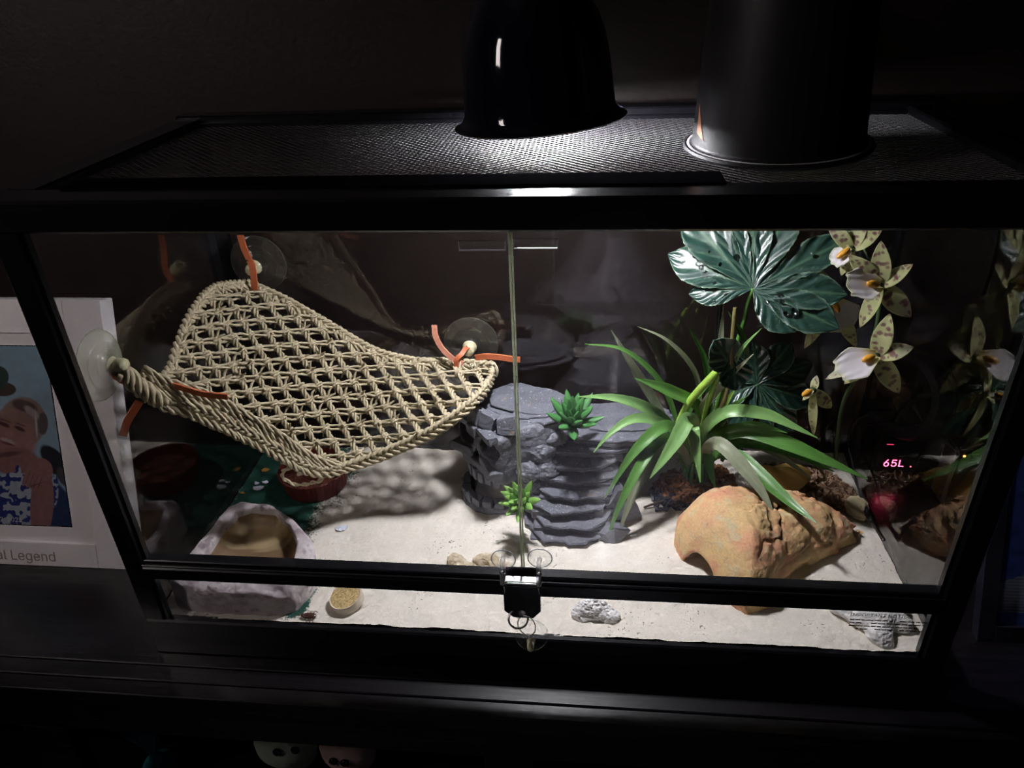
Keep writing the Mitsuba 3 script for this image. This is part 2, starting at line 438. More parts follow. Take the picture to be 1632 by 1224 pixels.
# ---------------------------------------------------------------- dome lamps
def dome(origin, axis, prof, m_out, m_in, name, label, cord_top=True):
    t = thing(name, label, 'lamp', None)
    M = place(origin, axis)
    outer = lathe(prof, 72).apply_transform(M)
    part(t, 'dome', outer, m_out, 40)
    inner = lathe([(r - 0.0022, z + 0.0003) for r, z in prof[2:]][::-1], 72).apply_transform(M)
    part(t, 'reflector', inner, m_in, True, label='pale inside of the dome')
    ztop = prof[-1][1]
    part(t, 'socket', lathe([(0, ztop - 0.006), (0.026, ztop - 0.004), (0.024, ztop + 0.05), (0.018, ztop + 0.06), (0, ztop + 0.06)], 32).apply_transform(M), BLACK_SATIN, 30)
    return t, M
A1 = unit((-0.069, 0.012, 1.0))
O1 = np.array((0.0145, 0.204, 0.5838))
P1 = [(r * 0.965, z * 0.95) for r, z in [(0.0905, -0.001), (0.0915, 0.0005), (0.090, 0.002), (0.084, 0.0045), (0.0795, 0.012), (0.078, 0.03), (0.0762, 0.055), (0.0725, 0.080), (0.066, 0.100), (0.056, 0.118), (0.042, 0.131), (0.024, 0.138)]]
t1, M1 = dome(O1, A1, P1, LAMP_GLOSS, REFLECTOR, 'dome_lamp', 'glossy black dome lamp shining down through the middle of the screen lid')
bulb = lathe([(0.0, 0.000), (0.012, 0.0006), (0.021, 0.003), (0.026, 0.007), (0.028, 0.013)], 40).apply_transform(M1)
part(t1, 'bulb', mikit.ply(bulb, BULB_WHITE, True, emitter=BULB_E), None, label='lit white bulb')
part(t1, 'bulb_neck', lathe([(0.028, 0.0132), (0.026, 0.045), (0.018, 0.085), (0.016, 0.128)], 32).apply_transform(M1), BULB_WHITE, True)
top1 = (M1 @ np.array([0, 0, 0.196, 1]))[:3]
part(t1, 'cord', tube(spline([top1, top1 + (0.0, 0.02, 0.12), top1 + (0.03, 0.15, 0.3), (0.06, 0.445, 0.9), (0.06, 0.452, 2.395)], 60), 0.0035, 8), BLACK_SATIN, True)
A2 = unit((-0.03, -0.03, 1.0))
O2 = np.array((0.238, 0.143, 0.5705))
P2 = [(0.0815, -0.0025), (0.0842, -0.0022), (0.0848, 0.000), (0.0835, 0.0022), (0.0795, 0.0022), (0.0775, 0.0035), (0.0765, 0.006), (0.0735, 0.05), (0.0695, 0.11), (0.066, 0.15), (0.058, 0.170), (0.040, 0.181), (0.024, 0.184)]
t2, M2 = dome(O2, A2, P2, LAMP_MATTE, REFLECTOR, 'dome_lamp', 'unlit matte black dome lamp with a rolled rim on the right of the screen lid')
part(t2, 'bulb', lathe([(0.0, 0.03), (0.02, 0.032), (0.032, 0.042), (0.034, 0.06), (0.02, 0.10), (0.016, 0.18)], 32).apply_transform(M2), BULB_WHITE, True, label='unlit white bulb')
top2 = (M2 @ np.array([0, 0, 0.24, 1]))[:3]
part(t2, 'cord', tube(spline([top2, top2 + (0.0, 0.02, 0.12), top2 + (0.03, 0.18, 0.3), (0.33, 0.445, 0.95), (0.33, 0.452, 2.395)], 60), 0.0035, 8), BLACK_SATIN, True)
# sticker: a curved triangle on the side that faces the lit lamp
def on_dome(a, z):
    r = 0.0768 - (z / 0.15) * 0.0095 + 0.0004
    return (M2 @ np.array([r * math.cos(a), r * math.sin(a), z, 1]))[:3]
tri = []
a0 = math.radians(197)
for t in np.linspace(0, 1, 6):
    z = 0.040 - 0.028 * t
    hw = 0.002 + 0.095 * t
    tri.append([on_dome(a0 + hw * (s - 0.5) * 2 - 0.12 * (1 - t), z + (0.004 * (1 - s) if t > 0.9 else 0)) for s in np.linspace(0, 1, 4)])
part(t2, 'sticker', sheet(np.array(tri), 0.0003), ORANGE_STICKER, label='small orange triangular sticker')

# ---------------------------------------------------------------- sand bed with the bare green liner at the left back
def sand_z(x, y):
    p = np.stack([np.asarray(x, float), np.asarray(y, float), 0 * np.asarray(x, float)], -1)
    h = 0.0585 + 0.005 * (nfbm(p * 14, 3, 3) - 0.5) + 0.0028 * (nfbm(p * 60, 3, 5) - 0.5) + 0.0016 * (nfbm(p * 170, 2, 7) - 0.5)
    h = h + 0.012 * np.clip((y - 0.27) / 0.09, 0, 1) * np.clip((x - 0.05) / 0.2, 0, 1)
    bare = np.exp(-((x + 0.375) / 0.085) ** 2 - ((y - 0.245) / 0.15) ** 2)
    return h - 0.0035 * bare - 0.003 * np.clip((-0.3 - x) / 0.1, 0, 1)
gx, gy = np.meshgrid(np.linspace(-0.4485, 0.4485, 600), np.linspace(0.0015, 0.3595, 260), indexing='ij')
SV = np.stack([gx, gy, sand_z(gx, gy)], -1)

def sand_c(p, n, uv):
    grain = noise(p.x * 1000, p.y * 1000, 0.5)
    grain2 = noise(p.x * 520 + 9, p.y * 520, 3.5)
    base = mix((0.60, 0.555, 0.475), (0.76, 0.72, 0.645), 0.55 * grain + 0.45 * grain2)
    patch = fbm(p.x * 22, p.y * 22, 1.0)
    base = base * (0.93 + 0.12 * patch)
    speck = smoothstep(0.86, 0.92, noise(p.x * 420, p.y * 420, 8.0)) * smoothstep(0.62, 0.80, noise(p.x * 30, p.y * 30, 2.0))
    base = mix(base, (0.13, 0.11, 0.08), speck * 0.8)
    # the liner shows where the sand is thin: distance from the bare corner, broken up grain by grain
    d = dr.sqrt(dr.square((p.x + 0.385) / 0.115) + dr.square((p.y - 0.255) / 0.20)) + 0.55 * (fbm(p.x * 26, p.y * 26, 4.0) - 0.5)
    d2 = dr.sqrt(dr.square((p.x + 0.283) / 0.024) + dr.square((p.y - 0.045) / 0.05)) + 0.9 * (fbm(p.x * 40, p.y * 40, 6.0) - 0.5)
    d = dr.minimum(d, d2)
    thin = smoothstep(0.30, 1.36, d)
    g = smoothstep(-0.14, 0.14, thin - (0.02 + 0.9 * (0.5 * grain + 0.5 * grain2)))
    green = mix((0.008, 0.035, 0.026), (0.022, 0.085, 0.062), grain)
    return mix(green, base, g)

def sand_h(p, n, uv):
    return noise(p.x * 1100, p.y * 1100, p.z * 1100) * 0.6 + noise(p.x * 420, p.y * 420, p.z * 420) * 0.7
SAND = mat('sand', bump(principled(mikit.proc(sand_c), 0.9, 0.2), sand_h, 0.0006, 2.5e-4))
solo('sand_bed', grid_mesh(SV), SAND, 'pale sand covering the floor of the terrarium, thin over a green liner at the left', 'sand', True, kind='stuff')

# ---------------------------------------------------------------- seagrass net hammock and its suction cups
def grass_c(p, n, uv):
    s = fbm(p.x * 170, p.y * 170, p.z * 170)
    t = noise(p.x * 45, p.y * 45, p.z * 45)
    return mix(mix((0.27, 0.215, 0.13), (0.56, 0.49, 0.345), s), (0.44, 0.40, 0.25), 0.5 * t)
GRASS = mat('seagrass', principled(mikit.proc(grass_c), 0.6, 0.3))
GRASS_L = mat('seagrass_pale', principled((0.60, 0.53, 0.37), 0.6, 0.3))
LEATHER = mat('orange_leather', principled((0.50, 0.135, 0.055), 0.5, 0.4))
LEATHER_P = mat('pink_leather', principled((0.55, 0.24, 0.16), 0.55, 0.4))

CLOTH_A = [(20.80, 1.20), (26.50, 3.80), (33.00, 7.50), (41.00, 12.00), (47.00, 13.50), (53.00, 13.70), (59.50, 14.20)]
SPACE_A = [(-0.4025, 0.335, 0.3485), (-0.3557, 0.335, 0.3241), (-0.3007, 0.33, 0.2911), (-0.2323, 0.325, 0.2497), (-0.1792, 0.325, 0.2353), (-0.1256, 0.328, 0.2325), (-0.0675, 0.33, 0.2272)]
CLOTH_B = [(15.50, 1.80), (13.20, 3.60), (11.00, 7.00), (9.40, 10.80), (8.00, 14.80), (6.20, 16.60), (4.00, 16.40)]
SPACE_B = [(-0.418, 0.2738, 0.3684), (-0.418, 0.2332, 0.3701), (-0.418, 0.191, 0.3604), (-0.418, 0.1573, 0.3451), (-0.418, 0.1267, 0.3279), (-0.418, 0.1006, 0.3277), (-0.418, 0.0783, 0.342)]
CLOTH_C = [(1.50, 16.20), (6.50, 19.60), (11.00, 21.00), (16.00, 23.20), (24.00, 27.20), (29.00, 30.00), (32.50, 30.80), (38.00, 29.50), (45.00, 26.80), (51.00, 23.80), (56.00, 20.00), (59.00, 16.50)]
SPACE_C = [(-0.4236, 0.062, 0.3528), (-0.4048, 0.075, 0.3185), (-0.3834, 0.088, 0.2994), (-0.361, 0.105, 0.2703), (-0.3193, 0.128, 0.2197), (-0.2925, 0.145, 0.1815), (-0.2708, 0.158, 0.1647), (-0.2334, 0.185, 0.1593), (-0.1755, 0.2, 0.1778), (-0.1236, 0.205, 0.2056), (-0.0837, 0.225, 0.2305), (-0.0664, 0.285, 0.2294)]

class Cloth:
    """Thin-plate spline from flat net coordinates to space."""
    def __init__(self, q, p):
        self.q = np.asarray(q, float)
        n = len(q)
        K = self.U(self.q) + 0.02 * np.eye(n)
        Pm = np.hstack([np.ones((n, 1)), self.q])
        A = np.block([[K, Pm], [Pm.T, np.zeros((3, 3))]])
        self.w = np.linalg.solve(A, np.vstack([np.asarray(p, float), np.zeros((3, 3))]))
    def U(self, x):
        r2 = ((x[:, None] - self.q[None]) ** 2).sum(-1)
        return r2 * np.log(r2 + 1e-9) * 0.5
    def __call__(self, x):
        x = np.atleast_2d(np.asarray(x, float))
        return self.U(x) @ self.w[:-3] + np.hstack([np.ones((len(x), 1)), x]) @ self.w[-3:]
cloth = Cloth(CLOTH_A + CLOTH_B + CLOTH_C, SPACE_A + SPACE_B + SPACE_C)
from shapely.geometry import Polygon as SPoly, LineString as SLine
edgeA = spline(CLOTH_A, 60)
edgeB = spline([CLOTH_A[0]] + CLOTH_B + [CLOTH_C[0]], 60)
edgeC = spline(CLOTH_C + [CLOTH_A[-1]], 90)
net = SPoly(np.vstack([edgeA, edgeC[::-1], edgeB[::-1]])).buffer(0)

hm = thing('hammock', 'woven seagrass net hammock slung between three suction cups in the left half', 'hammock')
rg = random.Random(11)

def resample(p, step):
    d = np.concatenate([[0], np.cumsum(np.linalg.norm(np.diff(p, axis=0), axis=1))])
    n = max(3, int(d[-1] / step))
    s = np.linspace(0, d[-1], n)
    return np.stack([np.interp(s, d, p[:, k]) for k in range(3)], 1), s

def strands(p, count, off, r, pitch, flat=1.0, ph=0.0, step=0.0032, sides=5):
    p, s = resample(p, step)
    t, n, b = frames_along(p)
    out = []
    for k in range(count):
        a = 2 * np.pi * (s / pitch + k / count) + ph
        q = p + off * (np.cos(a)[:, None] * n + flat * np.sin(a)[:, None] * b)
        jit = (nfbm(q * 130 + 31 * k + ph, 2, k) - 0.5)[:, None] * n * 0.0036
        out.append(tube(q + jit, r * (0.85 + 0.3 * nnoise(q * 160 + k * 9)), sides))
    return cat_(out)

def braid(p, r, w, pitch, ph=0.0):
    p, s = resample(p, 0.003)
    t, n, b = frames_along(p)
    out = []
    for k in range(3):
        a = 2 * np.pi * (s / pitch + k / 3) + ph
        q = p + w * np.sin(a)[:, None] * n + 0.55 * w * np.sin(2 * a)[:, None] * b
        out.append(tube(q, r * (0.85 + 0.3 * nnoise(q * 150 + k * 7)), 6))
    return cat_(out)

bA, bB, bC = cloth(edgeA), cloth(edgeB), cloth(edgeC)
for e, ph in ((bA, 0.0), (bB, 1.1), (bC, 2.0)):
    part(hm, 'braided_edge', cat_([braid(e, 0.0027, 0.0046, 0.026, ph), strands(e + (0, -0.003, -0.006), 3, 0.0038, 0.0021, 0.034, ph=ph)]), GRASS, True)

# the front edge is rolled over on itself from the gathered neck down to the lowest point
roll = cloth(edgeC[2:50])
for k in range(5):
    o = np.array([(0.004, 0.004, 0.007), (0.007, 0.008, 0.013), (0.001, -0.003, -0.008), (0.006, 0.003, 0.002), (0.010, 0.010, 0.019)][k])
    fade = np.sin(np.linspace(0.25, 1, len(roll)) * np.pi)[:, None] ** 0.5
    part(hm, 'rolled_strand', strands(roll + o * fade, 3, 0.0028, 0.0020, 0.030 + 0.004 * k, ph=k * 1.7), GRASS, True)

def knot_mesh(seed):
    r_ = random.Random(seed)
    a = np.linspace(0, 2 * np.pi * 2.1, 26)
    q = np.stack([0.0052 * np.cos(a), 0.0046 * np.sin(a), -0.0035 + 0.007 * a / a[-1]], 1)
    q += (nfbm(q * 220 + seed, 2, seed)[:, None] - 0.5) * 0.002
    m = [tube(q, 0.0019, 5)]
    for k in range(2):
        d = np.array([r_.uniform(-0.6, 0.6), r_.choice((-1, 1)), r_.uniform(-1, 1)])
        m.append(tube(np.array([[0, 0.003, 0], 0.008 * d, 0.013 * d + (0, 0, 0.002)]), [0.0017, 0.0018, 0.0009], 5))
    return mikit.ply(cat_(m), GRASS, True)
KNOTS = [knot_mesh(s) for s in range(5)]
wd = unit(np.array([0.51, 0.86]))
wn = np.array([wd[1], -wd[0]])
fd = unit(np.array([1.0, -0.10]))
fn_ = np.array([-fd[1], fd[0]])
warps, wefts = [], []
for k in range(-40, 60):
    c = wn * (k * 2.55 + 0.4)
    g = net.intersection(SLine([c - wd * 120, c + wd * 120]))
    for seg in getattr(g, 'geoms', [g]):
        if seg.length > 2.2:
            warps.append(np.asarray(seg.coords))
for k in range(-10, 40):
    c = fn_ * (k * 2.25 + 0.7)
    g = net.intersection(SLine([c - fd * 120, c + fd * 120]))
    for seg in getattr(g, 'geoms', [g]):
        if seg.length > 2.2:
            wefts.append(np.asarray(seg.coords))
def along(seg, n=40):
    return cloth(seg[0] + (seg[-1] - seg[0]) * np.linspace(0, 1, n)[:, None])
for i, s in enumerate(warps):
    part(hm, 'warp_rope', strands(along(s), 3, 0.0026, 0.0019, 0.024, ph=i * 1.3), GRASS, True)
for i, s in enumerate(wefts):
    part(hm, 'weft_strand', strands(along(s), 3, 0.0036, 0.0017, 0.13, 0.8, ph=i * 2.1), GRASS, True)
for w in warps:
    for f in wefts:
        x = SLine(w).intersection(SLine(f))
        if not x.is_empty and x.geom_type == 'Point':
            q = np.array([x.x, x.y])
            c = cloth(q)[0]
            e1 = cloth(q + fd * 0.3)[0] - c
            e2 = cloth(q + wd * 0.3)[0] - c
            M = place(c, e2, e1)
            a = rg.uniform(-0.7, 0.7)
            R = np.eye(4)
            R[:2, :2] = [[math.cos(a), -math.sin(a)], [math.sin(a), math.cos(a)]]
            part(hm, 'knot', moved(rg.choice(KNOTS), M @ R), None)
# gathered neck at the left cup, loose ends and a dangling loop at the bottom
neck = [(-0.4223, 0.052, 0.3677), (-0.4206, 0.058, 0.3551), (-0.4133, 0.068, 0.3338), (-0.4032, 0.078, 0.3118)]
part(hm, 'gathered_neck', cat_([strands(spline(neck, 30), 5, 0.0075, 0.0030, 0.05), strands(spline(neck, 30), 3, 0.003, 0.0026, 0.04)]), GRASS, True)
for ends in ([(-0.2975, 0.145, 0.1989), (-0.3083, 0.142, 0.1881), (-0.3165, 0.138, 0.1888)], [(-0.2841, 0.15, 0.1831), (-0.2944, 0.147, 0.1839), (-0.3021, 0.144, 0.1898)], [(-0.2691, 0.165, 0.1636), (-0.2921, 0.17, 0.153), (-0.3147, 0.175, 0.1423)], [(-0.1355, 0.25, 0.1632), (-0.1588, 0.24, 0.1568), (-0.1686, 0.236, 0.1562)], [(-0.1825, 0.22, 0.1565), (-0.2031, 0.205, 0.1572), (-0.2139, 0.2, 0.1563)], [(-0.0632, 0.325, 0.2117), (-0.0611, 0.326, 0.2214), (-0.0661, 0.328, 0.2324)]):
    part(hm, 'loose_end', tube(spline(ends, 12), np.linspace(0.0024, 0.0028, 12), 6), GRASS_L, True)
loop = [(-0.2677, 0.168, 0.1574), (-0.2978, 0.19, 0.1188), (-0.3324, 0.195, 0.1093), (-0.3448, 0.19, 0.1234), (-0.3388, 0.185, 0.1402), (-0.3266, 0.18, 0.1485), (-0.3095, 0.17, 0.1606)]
part(hm, 'loose_loop', strands(spline(loop, 50), 2, 0.0016, 0.0016, 0.03), GRASS_L, True)
# leather ties
for pts, w, m, sd in (([(-0.3923, 0.325, 0.3433), (-0.3873, 0.322, 0.3685), (-0.3873, 0.322, 0.3848), (-0.39, 0.322, 0.3883)], 0.009, LEATHER, (1, 0, 0)),
                      ([(-0.3889, 0.322, 0.3892), (-0.3921, 0.322, 0.4025), (-0.3932, 0.322, 0.413), (-0.3937, 0.322, 0.4225)], 0.0085, LEATHER, (1, 0, 0)),
                      ([(-0.145, 0.325, 0.292), (-0.144, 0.322, 0.2771), (-0.1371, 0.32, 0.2606), (-0.1209, 0.316, 0.2441), (-0.1068, 0.314, 0.2374)], 0.0075, LEATHER_P, (1, 0, 0.4)),
                      ([(-0.1167, 0.313, 0.2337), (-0.1147, 0.312, 0.2463), (-0.1078, 0.316, 0.2522), (-0.1036, 0.325, 0.2555), (-0.0994, 0.332, 0.2549)], 0.0065, LEATHER, (1, 0, -0.3)),
                      ([(-0.0891, 0.318, 0.2455), (-0.0733, 0.314, 0.2498), (-0.0555, 0.312, 0.2501), (-0.0381, 0.312, 0.2474), (-0.026, 0.312, 0.2466)], 0.0085, LEATHER, (0, 0, 1)),
                      ([(-0.4085, 0.085, 0.3368), (-0.4006, 0.085, 0.3337), (-0.3817, 0.085, 0.3276), (-0.3599, 0.088, 0.3182), (-0.335, 0.092, 0.313)], 0.008, LEATHER, (0, -0.2, 1)),
                      ([(-0.435, 0.055, 0.3642), (-0.4313, 0.055, 0.3582), (-0.4265, 0.056, 0.3531), (-0.4211, 0.06, 0.3501)], 0.008, LEATHER, (0, 0, 1)),
                      ([(-0.4236, 0.066, 0.3203), (-0.434, 0.066, 0.3078), (-0.446, 0.066, 0.2934), (-0.4572, 0.066, 0.2744)], 0.0085, LEATHER, (1, 0.3, 0))):
    part(hm, 'leather_tie', ribbon(spline(pts, 20), sd, w, 0.0022), m, label='orange leather tie')

def suction_cup(origin, axis, R, m, label, group=None, stem=STEM_PLASTIC, up=None):
    t = thing('suction_cup', label, 'suction cup', group)
    M = place(origin, axis)
    prof = [(R, 0.0003), (R * 1.005, 0.0012), (R * 0.985, 0.0020), (R * 0.90, 0.0032), (R * 0.70, 0.0050), (R * 0.69, 0.0062), (R * 0.66, 0.0062), (R * 0.48, 0.0085), (R * 0.47, 0.0098), (R * 0.43, 0.0100), (R * 0.30, 0.0125), (R * 0.26, 0.0155)]
    part(t, 'cup', lathe(prof, 72).apply_transform(M), m, True)
    part(t, 'rim', lathe([(R * 1.004 + 0.0007 * math.cos(a), 0.0011 + 0.0007 * math.sin(a)) for a in np.linspace(0, 2 * np.pi, 8, False)], 72, True).apply_transform(M), m, True)
    part(t, 'stem', lathe([(R * 0.26, 0.0153), (R * 0.20, 0.0175), (R * 0.185, 0.0205), (R * 0.215, 0.0225), (R * 0.22, 0.027), (R * 0.19, 0.0305), (R * 0.10, 0.032), (0, 0.0322)], 40).apply_transform(M), stem, True, label='yellowish knob')
    return t
cups_group = 'suction cups holding the hammock'
suction_cup((-0.3943, 0.3595, 0.3695), (0, -1, 0), 0.0395, CLEAR, 'clear suction cup on the back glass at the top corner of the hammock', cups_group)
suction_cup((-0.4485, 0.0572, 0.3704), (1, 0, 0), 0.0375, OLD_CLEAR, 'yellowed suction cup on the left glass at the front corner of the hammock', cups_group)
suction_cup((-0.101, 0.3595, 0.2488), (0, -1, 0), 0.0390, CLEAR, 'clear suction cup on the back glass at the right corner of the hammock', cups_group)

# ---------------------------------------------------------------- skull cave with slate steps
def slate_c(p, n, uv):
    g = noise(p.x * 900, p.y * 900, p.z * 900)
    f = fbm(p.x * 60, p.y * 60, p.z * 120)
    c = mix((0.045, 0.048, 0.064), (0.175, 0.182, 0.21), 0.45 * f + 0.55 * g)
    fleck = smoothstep(0.80, 0.92, noise(p.x * 420, p.y * 420, p.z * 420))
    c = mix(c, (0.36, 0.36, 0.38), fleck * 0.7)
    rust = smoothstep(0.62, 0.8, fbm(p.x * 38, p.y * 38, p.z * 38)) * smoothstep(0.5, 0.8, noise(p.x * 300 + 4, p.y * 300, p.z * 300))
    return mix(c, (0.25, 0.17, 0.09), rust * 0.7)

def slate_h(p, n, uv):
    return fbm(p.x * 260, p.y * 260, p.z * 420)
SLATE = mat('slate', bump(principled(mikit.proc(slate_c), 0.55, 0.4), slate_h, 0.0012, 4e-4))

sk = thing('skull_cave', 'dark grey resin skull hideout with slate steps up to a flat ledge', 'ornament')
SO = np.array((-0.034, 0.279, 0.052))
SF = unit(np.array((-0.76, -0.65, 0.0)))
SS = np.array((-SF[1], SF[0], 0.0))      # sideways, to the viewer's right
KH, KZ = 1.10, 1.10
def sk_local(p):
    q = p - SO
    return np.stack([q @ SF / KH, q @ SS / KH, q[:, 2] / KZ], 1)
def sk_world(q):
    q = np.atleast_2d(np.asarray(q, float))
    return SO + KH * q[:, :1] * SF + KH * q[:, 1:2] * SS + KZ * q[:, 2:3] * np.array([0, 0, 1.0])

def skull_sdf(p):
    q = sk_local(p)
    f, s, z = q.T
    d = sell(q, (-0.006, 0.0, 0.094), (0.056, 0.064, 0.055))
    d = smin(d, sbox(q, (0.024, 0, 0.088), (0.034, 0.050, 0.037), 0.010), 0.010)
    d = smin(d, sbox(q, (0.038, 0, 0.064), (0.022, 0.034, 0.012), 0.008), 0.008)          # upper jaw
    d = smin(d, sbox(q, (-0.032, 0, 0.045), (0.018, 0.052, 0.055), 0.014), 0.010)         # back of the cave
    d = smax(d, z - 0.127, 0.003)
    for sg in (-1, 1):
        e = np.sqrt(((s - sg * 0.0265) / 1.12) ** 2 + (z - 0.0990) ** 2) - 0.0170
        d = smax(d, -np.maximum(e, 0.004 - f), 0.003)
    no = np.maximum(np.maximum(np.abs(s) * 0.9 + (z - 0.092) * 0.45, 0.069 - z), 0.040 - f)
    d = smax(d, -no, 0.0015)
    m = sbox(q, (0.036, 0, 0.018), (0.056, 0.039, 0.031), 0.012)                            # open mouth
    d = smax(d, -m, 0.005)
    arc = np.sqrt((np.hypot((f - 0.014) / 1.2, s) - 0.046) ** 2 + ((z - 0.008) * 0.9) ** 2) - 0.0080
    side = np.sqrt((f - (0.012 + 0.02 * (0.05 - z) / 0.05)) ** 2 + (np.abs(s) - 0.047) ** 2) - 0.0085
    side = np.maximum(side, np.maximum(z - 0.07, -z))
    d = smin(d, np.where(f > -0.03, arc, 1.0), 0.006)                                       # lower jaw
    d = smin(d, side, 0.005)
    w = nfbm(p * 60, 3, 2) - 0.5
    w2 = nfbm(p * 190, 2, 6) - 0.5
    return (d + 0.0040 * w + 0.0022 * w2) * 1.1
lo = sk_world([[0, 0, 0]])[0] - (0.105, 0.11, 0.003)
part(sk, 'skull', surface_nets(skull_sdf, lo, (0.055, 0.357, 0.215), 0.0018), SLATE, True, label='stony skull with hollow eyes and open mouth')

def chunk(c, half, seed, rot=(0, 0, 0), bev=0.3):
    """A hewn block in skull coordinates."""
    r_ = np.random.RandomState(seed)
    pts = []
    for sx in (-1, 1):
        for sy in (-1, 1):
            for sz in (-1, 1):
                for k in range(3):
                    v = np.array([sx, sy, sz], float)
                    v[k] *= 1 - bev * r_.uniform(0.5, 1.2)
                    pts.append(v * np.asarray(half) * (1 + 0.12 * r_.uniform(-1, 1, 3)))
    m = trimesh.convex.convex_hull(np.array(pts))
    m.apply_transform(trimesh.transformations.euler_matrix(*rot))
    m.vertices = sk_world(m.vertices + np.asarray(c))
    if np.linalg.det(np.stack([SF, SS, [0, 0, 1]], 1)) < 0:
        m.faces = m.faces[:, ::-1]
    return m
for sg in (-1, 1):
    part(sk, 'brow', chunk((0.059, sg * 0.0275, 0.1222), (0.0060, 0.0185, 0.0046), 5 + sg, (0.10 * sg, 0.15, -0.16 * sg)), SLATE)
    part(sk, 'cheekbone', chunk((0.057, sg * 0.0290, 0.0745), (0.009, 0.0190, 0.0056), 8 + sg, (-0.12 * sg, -0.1, -0.22 * sg)), SLATE)
part(sk, 'brow', chunk((0.061, 0.0, 0.1165), (0.0045, 0.009, 0.0070), 12), SLATE)
for k, a in enumerate(np.linspace(-0.95, 0.80, 5)):
    r = 0.050
    part(sk, 'crown_block', chunk((r * math.cos(a) + 0.002, 1.08 * r * math.sin(a), 0.1335 + 0.003 * math.sin(k * 2.1) - 0.003 * (k > 3)), (0.0075, 0.0108, 0.0105 - 0.0012 * (k % 2)), 20 + k, (0.12 * (-1) ** k, -0.30, a)), SLATE)
for k in range(9):
    a = (k - 4) * 0.24
    part(sk, 'upper_tooth', chunk((0.016 + 0.044 * math.cos(a), 0.042 * math.sin(a) * 1.05, 0.0510 - 0.0012 * (k % 2)), (0.0046, 0.0042, 0.0074), 40 + k, (0, 0, a), 0.4), SLATE)
for k in range(11):
    a = (k - 5) * 0.29
    part(sk, 'lower_tooth', chunk((0.014 + 1.2 * 0.0475 * math.cos(a), 0.0465 * math.sin(a), 0.0195 - 0.0010 * (k % 3)), (0.0056, 0.0056, 0.0064), 60 + k, (0, 0.1, a), 0.45), SLATE)

def slab(cx, cy, rx, ry, z0, z1, seed, n=22, rot=0.0, front=1.0):
    """A broken slate plate: irregular outline, split edge in two layers."""
    r_ = np.random.RandomState(seed)
    a = np.sort(np.linspace(0, 2 * np.pi, n, False) + r_.uniform(-0.09, 0.09, n))
    rad = 1 + r_.uniform(-0.07, 0.05, n)
    ex = 3.0
    c, s = np.cos(a), np.sin(a)
    q = (np.abs(c) ** ex + np.abs(s) ** ex) ** (-1 / ex)
    P0 = np.stack([rx * q * c * rad, ry * q * s * rad], 1)
    P0 = P0 @ rotz(rot)[:2, :2].T + (cx, cy)
    zm = z0 + (z1 - z0) * 0.55
    cen = P0.mean(0)
    lev = [(0.93, z0), (0.985, zm), (0.955, zm + 0.0006), (1.0, z1 - 0.0016), (0.985, z1)]
    V, F = [], []
    for k, (sc, z) in enumerate(lev):
        j = 1 + r_.uniform(-0.012, 0.012, n)
        V.append(np.column_stack([cen + (P0 - cen) * (sc * j)[:, None], np.full(n, z) + r_.uniform(-0.0005, 0.0005, n)]))
    V = np.vstack(V + [np.array([[*cen, z0]]), np.array([[*cen, z1 + 0.0006]])])
    L = len(lev)
    for k in range(L - 1):
        for i in range(n):
            i2 = (i + 1) % n
            F += [(k * n + i, k * n + i2, (k + 1) * n + i2), (k * n + i, (k + 1) * n + i2, (k + 1) * n + i)]
    for i in range(n):
        i2 = (i + 1) % n
        F += [(L * n, i2, i), (L * n + 1, (L - 1) * n + i, (L - 1) * n + i2)]
    return trimesh.Trimesh(V, F, process=False)

c0 = sk_world([[-0.012, 0.006, 0]])[0]
part(sk, 'top_slab', slab(c0[0] + 0.006, c0[1] + 0.004, 0.060, 0.046, 0.180, 0.1925, 1, 30, -0.35), SLATE)
part(sk, 'top_slab', slab(c0[0] + 0.022, c0[1] - 0.008, 0.040, 0.028, 0.1925, 0.1950, 2, 30, 0.3), SLATE)
part(sk, 'top_slab', slab(c0[0] + 0.000, c0[1] + 0.008, 0.050, 0.036, 0.1925, 0.1970, 3, 30, -0.3), SLATE)
steps_y = (0.146, 0.156, 0.170, 0.185, 0.200, 0.215, 0.229, 0.243)
steps_z = (0.066, 0.080, 0.095, 0.108, 0.122, 0.136, 0.150, 0.164)
for k in range(8):
    cx = 0.040 + 0.0035 * k + 0.004 * math.sin(k * 2.4)
    rx = 0.060 - 0.002 * (k == 0) + (0.004 if k == 6 else 0)
    if k < 7:
        part(sk, 'slate_step', slab(cx, (steps_y[k] + 0.315) / 2, rx, (0.315 - steps_y[k]) / 2, steps_z[k] - 0.0085, steps_z[k], 30 + k, 30, 0.05 * math.sin(k * 1.7) + 0.06), SLATE)
    core = cat_([box(cx - rx + 0.012, cx + rx - 0.012, steps_y[k] + 0.012, 0.31, steps_z[k] - 0.022 if k else 0.05, steps_z[k] - 0.0075, 0.002)])
    part(sk, 'step_core', core, SLATE)
part(sk, 'ledge', slab(0.108, 0.288, 0.080, 0.049, 0.1535, 0.1645, 77, 40, 0.04), SLATE, label='wide flat slate ledge at the top of the steps')
part(sk, 'ledge', slab(0.115, 0.296, 0.060, 0.036, 0.1645, 0.1675, 78, 34, 0.1), SLATE)
part(sk, 'ledge_pillar', blob((0.135, 0.305, 0.10), (0.035, 0.030, 0.055), 5, 0.2, 4, 2.0), SLATE, True)
